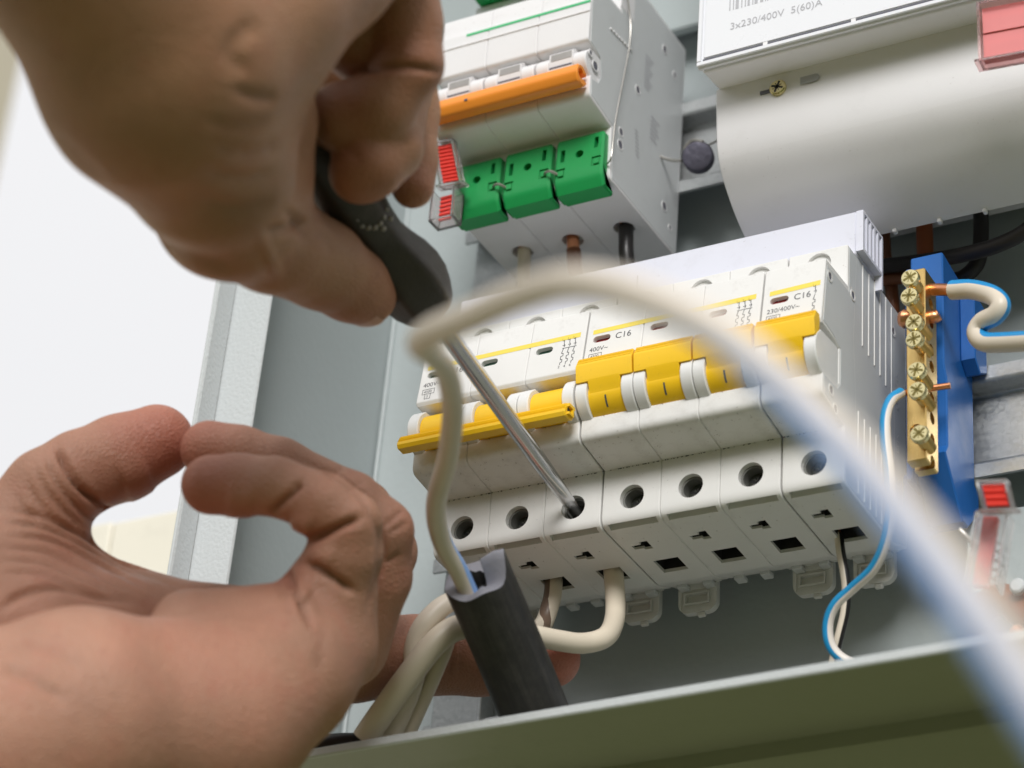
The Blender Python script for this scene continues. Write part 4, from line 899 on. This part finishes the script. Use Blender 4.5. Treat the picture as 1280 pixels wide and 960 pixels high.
# ------------------------------------------------------------------ hands: one continuous surface each
def surface_nets(F, org, h):
    """isosurface F = 0 of a sampled field as quads, one vertex per crossed cell"""
    neg = F < 0; nx, ny, nz = F.shape; cnt = np.zeros((nx - 1, ny - 1, nz - 1), np.int8)
    sl = lambda d: tuple(slice(a, a + s - 1) for a, s in zip(d, F.shape))
    cor = [(i, j, k) for i in (0, 1) for j in (0, 1) for k in (0, 1)]
    for c in cor: cnt += neg[sl(c)]
    act = (cnt > 0) & (cnt < 8); idx = np.full(act.shape, -1, np.int64); ii = np.argwhere(act); idx[act] = np.arange(len(ii))
    acc = np.zeros((len(ii), 3)); num = np.zeros(len(ii))
    for a in cor:
        for ax_ in range(3):
            if a[ax_]: continue
            b = list(a); b[ax_] = 1
            fa = F[ii[:, 0] + a[0], ii[:, 1] + a[1], ii[:, 2] + a[2]]; fb = F[ii[:, 0] + b[0], ii[:, 1] + b[1], ii[:, 2] + b[2]]
            m = (fa < 0) != (fb < 0); t = np.where(m, fa / np.where(m, fa - fb, 1), 0)
            p = np.tile(np.array(a, float), (len(ii), 1)); p[:, ax_] += t; acc[m] += p[m]; num[m] += 1
    V = org + (ii + acc / num[:, None]) * h; Q = []
    for ax_ in range(3):
        o1, o2 = [(1, 2), (2, 0), (0, 1)][ax_]
        A = [slice(None)] * 3; B = [slice(None)] * 3; A[ax_] = slice(0, -1); B[ax_] = slice(1, None)
        ch = neg[tuple(A)] != neg[tuple(B)]; e = np.argwhere(ch); sg = neg[tuple(A)][ch]
        ok = (e[:, o1] > 0) & (e[:, o2] > 0) & (e[:, o1] < F.shape[o1] - 1) & (e[:, o2] < F.shape[o2] - 1); e = e[ok]; sg = sg[ok]
        def cell(d1, d2):
            c = e.copy(); c[:, o1] -= d1; c[:, o2] -= d2; return idx[c[:, 0], c[:, 1], c[:, 2]]
        q = np.stack([cell(1, 1), cell(0, 1), cell(0, 0), cell(1, 0)], 1); q[~sg] = q[~sg][:, ::-1]; Q.append(q)
    return V, np.concatenate(Q)
def make_hand(name, label, chains, creases, tips, mat, bumps=(), h=0.95, swell=()):
    """chains: (blend mm, [(px, py, depth mm, radius px), ...]) laid out as bones of a hand, given as seen in the photo with their real depth"""
    segs = []; allp = []
    for k, ch in chains:
        P = [(np.array(at(a, b, d)), r * d / FP) for a, b, d, r in ch]; segs.append((k, P)); allp += P
    lo = np.min([p - r for p, r in allp], 0) - 3; hi = np.max([p + r for p, r in allp], 0) + 3
    sh = np.ceil((hi - lo) / h).astype(int) + 1
    X, Y, Z = [np.arange(s_, dtype=np.float32) for s_ in sh]
    X = (lo[0] + X * h)[:, None, None]; Y = (lo[1] + Y * h)[None, :, None]; Z = (lo[2] + Z * h)[None, None, :]
    F = None
    for k, P in segs:
        G = None
        for (a, ra), (b, rb_) in zip(P[:-1], P[1:]):
            d = b - a; L2 = float(d @ d) + 1e-9
            t = np.clip(((X - a[0]) * d[0] + (Y - a[1]) * d[1] + (Z - a[2]) * d[2]) / L2, 0, 1).astype(np.float32)
            D = np.sqrt((X - a[0] - t * d[0]) ** 2 + (Y - a[1] - t * d[1]) ** 2 + (Z - a[2] - t * d[2]) ** 2) - (ra + t * (rb_ - ra))
            if G is None: G = D
            else:
                kk = 2.2; hh = np.clip(.5 + .5 * (D - G) / kk, 0, 1); G = D * (1 - hh) + G * hh - kk * hh * (1 - hh)
        if F is None: F = G
        else:
            hh = np.clip(.5 + .5 * (G - F) / k, 0, 1); F = G * (1 - hh) + F * hh - k * hh * (1 - hh)
    V, Q = surface_nets(F, lo, h)
    # relax the sampled surface
    ne = np.concatenate([Q[:, [0, 1]], Q[:, [1, 2]], Q[:, [2, 3]], Q[:, [3, 0]]]); ne = np.concatenate([ne, ne[:, ::-1]])
    deg = np.bincount(ne[:, 0], minlength=len(V)).astype(float)
    def lap(A):
        return np.stack([np.bincount(ne[:, 0], A[ne[:, 1], c], len(V)) for c in range(3)], 1) / deg[:, None]
    for it in range(4): V = V + .6 * (lap(V) - V)
    def normals():
        n_ = np.cross(V[Q[:, 2]] - V[Q[:, 0]], V[Q[:, 3]] - V[Q[:, 1]]); R_ = np.zeros_like(V)
        for c in range(4):
            for d in range(3): R_[:, d] += np.bincount(Q[:, c], n_[:, d], len(V))
        return R_ / (np.linalg.norm(R_, axis=1)[:, None] + 1e-9)
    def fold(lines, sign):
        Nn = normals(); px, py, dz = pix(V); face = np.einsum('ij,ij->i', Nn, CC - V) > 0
        disp = np.zeros(len(V)); cdark = np.zeros(len(V))
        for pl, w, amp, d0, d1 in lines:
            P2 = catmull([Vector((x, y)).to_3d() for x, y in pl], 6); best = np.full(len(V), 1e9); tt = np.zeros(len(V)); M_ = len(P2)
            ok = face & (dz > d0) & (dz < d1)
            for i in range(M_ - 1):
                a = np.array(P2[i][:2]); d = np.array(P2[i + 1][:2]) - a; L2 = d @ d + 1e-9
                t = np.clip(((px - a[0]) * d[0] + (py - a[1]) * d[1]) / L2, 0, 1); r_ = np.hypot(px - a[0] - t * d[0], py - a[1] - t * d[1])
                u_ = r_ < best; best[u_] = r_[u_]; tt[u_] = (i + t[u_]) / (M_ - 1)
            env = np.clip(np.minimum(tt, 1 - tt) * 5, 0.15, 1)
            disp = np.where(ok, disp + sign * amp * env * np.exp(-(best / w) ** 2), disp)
            if sign < 0: cdark = np.where(ok, np.maximum(cdark, min(1, amp / 2.2) * env * np.exp(-(best / (w * .8)) ** 2)), cdark)
        return V + Nn * disp[:, None], cdark
    crease_dark = np.zeros(len(V))
    if bumps: V, _g = fold(bumps, 1)
    if creases: V, crease_dark = fold(creases, -1)
    V = V + .35 * (lap(V) - V)
    me = bpy.data.meshes.new(name); org = np.array(at(*chains[0][1][0][:3]))
    me.from_pydata(((V - org) * S).tolist(), [], Q.tolist()); finish(me, 180)
    att = me.attributes.new('blush', 'FLOAT', 'POINT'); bl = np.zeros(len(V))
    for a, b, d, r, s_ in tips:
        c = np.array(at(a, b, d)); bl = np.maximum(bl, s_ * np.exp(-(np.linalg.norm(V - c, axis=1) / (r * d / FP)) ** 2))
    att.data.foreach_set('value', bl.astype(np.float32))
    att = me.attributes.new('crease_dark', 'FLOAT', 'POINT'); att.data.foreach_set('value', (crease_dark * .4).astype(np.float32))
    o = obj(name, me, mat, None, tuple(org)); tag(o, label, 'hand', None); o['org'] = tuple(org); return o

LEFT = [
 (8, [(250, 905, 592, 120), (100, 905, 575, 145), (-90, 960, 555, 150), (-420, 1130, 520, 150)]),          # palm into wrist and forearm
 (10, [(250, 905, 592, 118), (350, 838, 608, 98), (395, 805, 618, 78)]),                                      # outer edge of the palm
 (8, [(235, 782, 606, 46), (350, 786, 612, 46)]),
 (12, [(300, 800, 640, 68), (180, 800, 640, 80), (40, 800, 620, 95)]),
 (10, [(30, 720, 640, 78), (-60, 760, 620, 100), (-200, 900, 590, 120)]),                                     # thumb base
 (8, [(28, 715, 642, 72), (150, 742, 650, 36), (245, 790, 650, 40)]),                                         # web of the thumb
 (7, [(10, 690, 642, 70), (62, 618, 645, 58), (100, 592, 650, 53), (150, 572, 655, 53), (196, 552, 658, 47)]),  # thumb
 (5, [(400, 800, 672, 70), (440, 822, 680, 55), (520, 820, 690, 50), (600, 824, 692, 45), (650, 822, 692, 42), (690, 824, 692, 36)]),   # stretched forefinger
 (2, [(430, 790, 672, 55), (478, 690, 668, 42), (450, 640, 664, 40), (360, 590, 662, 36), (285, 572, 660, 34)]),   # middle finger, mostly hidden
 (2, [(425, 800, 650, 64), (466, 720, 645, 48), (476, 664, 641, 40), (440, 628, 640, 37), (350, 583, 642, 35), (300, 568, 644, 35), (262, 562, 645, 37)]),  # ring finger
 (4, [(385, 805, 622, 70), (412, 745, 618, 58), (432, 690, 614, 46), (436, 655, 612, 40), (405, 630, 612, 38), (345, 608, 616, 36), (300, 606, 620, 38), (264, 606, 622, 38)]),   # little finger
]
LCR = [
 ([(336, 646), (350, 630), (368, 612), (378, 600)], 4, 2.0, 560, 660),
 ([(380, 676), (404, 668), (430, 656), (454, 646)], 5, 2.7, 560, 650),
 ([(374, 702), (398, 712), (424, 728), (446, 742)], 5, 2.0, 560, 660),
 ([(356, 708), (364, 728), (380, 756), (394, 792)], 6, 1.8, 560, 660),
 ([(346, 722), (356, 745), (366, 770)], 6, .5, 560, 660),
 ([(392, 745), (404, 790), (398, 850)], 9, .5, 560, 660),
 ([(70, 556), (84, 584), (106, 614), (146, 646)], 4, 3.0, 600, 720),
 ([(56, 566), (70, 600), (96, 634), (126, 658)], 4, 1.0, 600, 720),
 ([(44, 580), (58, 612), (84, 642), (112, 664)], 3.5, .8, 600, 720),
 ([(30, 596), (48, 628), (74, 652), (104, 668)], 3.5, .7, 600, 720),
 ([(12, 612), (36, 640), (64, 660), (100, 674)], 3.5, .7, 600, 720),
 ([(0, 636), (50, 644), (110, 672), (170, 708), (232, 738)], 4, 1.3, 560, 720),
 ([(0, 652), (60, 660), (130, 694), (200, 732)], 3.5, 1.2, 560, 720),
 ([(0, 668), (60, 674), (120, 700), (190, 738)], 3.5, 1.1, 560, 720),
 ([(0, 684), (54, 688), (112, 712), (176, 744)], 3.5, 1.0, 560, 720),
 ([(0, 700), (50, 702), (104, 722), (160, 748)], 3.5, .9, 560, 720),
 ([(0, 716), (46, 716), (96, 732), (140, 750)], 3.5, .8, 560, 720),
 ([(0, 764), (26, 744), (70, 734), (120, 744), (180, 756)], 5, 1.4, 540, 720),
 ([(0, 830), (40, 850), (90, 880)], 8, .8, 520, 700), ([(20, 800), (70, 812), (110, 840)], 10, .5, 520, 700),
 ([(366, 572), (410, 590), (452, 622), (474, 664), (474, 712), (456, 770)], 4, 1.1, 560, 662),
 ([(505, 636), (492, 648), (482, 658)], 3, .8, 560, 700), ([(510, 652), (498, 660), (486, 668)], 3, .7, 560, 700), ([(502, 690), (492, 698), (480, 704)], 3, .7, 560, 700),
 ([(412, 596), (422, 588), (430, 584)], 3, .6, 560, 700), ([(436, 612), (448, 604), (456, 602)], 3, .6, 560, 700),
 ([(560, 790), (566, 820), (560, 850)], 4, .9, 660, 720), ([(572, 790), (577, 820), (572, 850)], 4, .6, 660, 720), ([(630, 792), (634, 820), (630, 848)], 4, .8, 660, 720)]
LTIP = [(262, 606, 620, 60, .75), (250, 560, 645, 60, .7), (200, 550, 655, 75, .8), (690, 826, 690, 70, .85), (360, 730, 615, 40, .45), (120, 590, 650, 60, .35), (400, 655, 612, 35, .3), (60, 800, 590, 90, .3), (500, 655, 650, 40, .3)]
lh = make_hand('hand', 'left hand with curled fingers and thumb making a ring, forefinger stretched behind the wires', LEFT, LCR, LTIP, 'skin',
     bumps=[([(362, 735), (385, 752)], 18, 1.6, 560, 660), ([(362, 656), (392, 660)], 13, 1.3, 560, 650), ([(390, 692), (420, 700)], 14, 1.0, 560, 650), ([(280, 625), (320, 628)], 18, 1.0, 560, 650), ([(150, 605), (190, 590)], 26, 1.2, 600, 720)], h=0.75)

RIGHT = [
 (10, [(200, 40, 545, 165), (70, -150, 525, 165), (-160, -520, 500, 170)]),                                   # back of hand, wrist, forearm
 (12, [(215, 120, 552, 148), (262, 205, 568, 108), (290, 262, 585, 80)]),                                     # ball of the thumb
 (10, [(280, 40, 560, 120), (338, 150, 590, 58), (328, 205, 595, 66)]),
 (8, [(275, 262, 588, 80), (340, 300, 606, 66), (400, 330, 624, 56), (440, 356, 634, 47), (458, 369, 638, 39)]),  # thumb
 (10, [(330, 0, 560, 113), (400, -50, 575, 100), (460, -80, 590, 80)]),                                        # knuckles
 (1.5, [(410, 70, 640, 52), (440, 100, 640, 44)]),
 (1.5, [(420, 0, 606, 66), (455, 45, 612, 58), (480, 90, 622, 40)]),
 (1.5, [(490, -70, 604, 54), (508, 30, 604, 45), (514, 82, 602, 40), (474, 134, 602, 45), (430, 146, 604, 43), (398, 150, 612, 36)]),   # forefinger folded over the grip
 (1.0, [(480, 40, 630, 50), (500, 110, 622, 40), (490, 186, 608, 38), (462, 206, 604, 43), (450, 216, 604, 40)]),   # next finger
 (1.0, [(500, 60, 640, 45), (515, 140, 640, 34), (520, 200, 634, 27), (516, 234, 630, 28)]),
 (1.0, [(470, 40, 655, 60), (490, 120, 656, 40), (480, 180, 654, 28), (460, 220, 652, 26)]),
]
RCR = [([(430, 92), (470, 84), (515, 84), (560, 92)], 5, 1.6, 560, 640),
 ([(395, 140), (400, 160), (408, 176)], 5, .6, 560, 640),
 ([(290, 110), (320, 122), (350, 122)], 8, .9, 480, 640), ([(250, 150), (300, 160), (345, 150)], 8, .5, 480, 640),
 ([(330, 292), (360, 286), (392, 276)], 6, 1.5, 560, 660), ([(356, 262), (372, 276), (384, 300)], 6, 1.4, 560, 660),
 ([(390, 285), (410, 300), (415, 320)], 6, .5, 560, 660),
 ([(60, 160), (90, 190), (140, 240)], 10, .5, 480, 640), ([(240, 250), (300, 262), (350, 250)], 9, .8, 480, 640), ([(310, 100), (290, 60), (330, 20)], 14, .8, 480, 640), ([(250, 210), (300, 224), (352, 214)], 8, .7, 480, 640), ([(262, 180), (310, 192), (358, 180)], 8, .7, 480, 640), ([(180, 300), (240, 322), (300, 336)], 9, .8, 480, 660), ([(425, 180), (440, 190), (450, 200)], 5, .6, 560, 640)]
RTIP = [(455, 372, 636, 60, .6), (450, 225, 600, 60, .6), (522, 235, 628, 45, .6), (440, 150, 600, 60, .35), (520, 80, 598, 60, .35)]
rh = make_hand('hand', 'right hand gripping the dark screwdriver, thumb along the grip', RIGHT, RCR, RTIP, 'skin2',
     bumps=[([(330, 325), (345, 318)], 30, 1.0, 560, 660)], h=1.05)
# thumbnail seen edge on from below
nb_ = MB(); A0 = at(400, 330, 624); A1 = at(458, 369, 638); axd = (A1 - A0).normalized(); LA = (A1 - A0).length
dn = (at(450, 420, 640) - at(450, 380, 640)); dn = (dn - axd * dn.dot(axd)).normalized(); sd_ = axd.cross(dn)
vs = []; fs = []; NU, NV = 11, 9
for i in range(NU):
    f_ = i / (NU - 1)
    for j in range(NV):
        b = (j / (NV - 1) - .5) * 1.5; t_ = .55 + .72 * f_ * (1 - .12 * (b / .75) ** 2); r_ = (56 * 624 + (39 * 638 - 56 * 624) * min(t_, 1.0)) / FP
        dv = dn * math.cos(b) + sd_ * math.sin(b)
        if t_ <= 1: q = A0 + axd * LA * t_ + dv * (r_ + .25)
        else:
            th = (t_ - 1) * LA / r_; q = A1 + (dv * math.cos(th) + axd * math.sin(th)) * (r_ + .25)
        vs.append(q)
for i in range(NU - 1):
    for j in range(NV - 1): fs.append((i * NV + j, (i + 1) * NV + j, (i + 1) * NV + j + 1, i * NV + j + 1))
nb_.add(vs, fs); part('fingernail', nb_, 'nail', rh, 180)

for o in bpy.data.objects:
    if 'org' in o: del o['org']
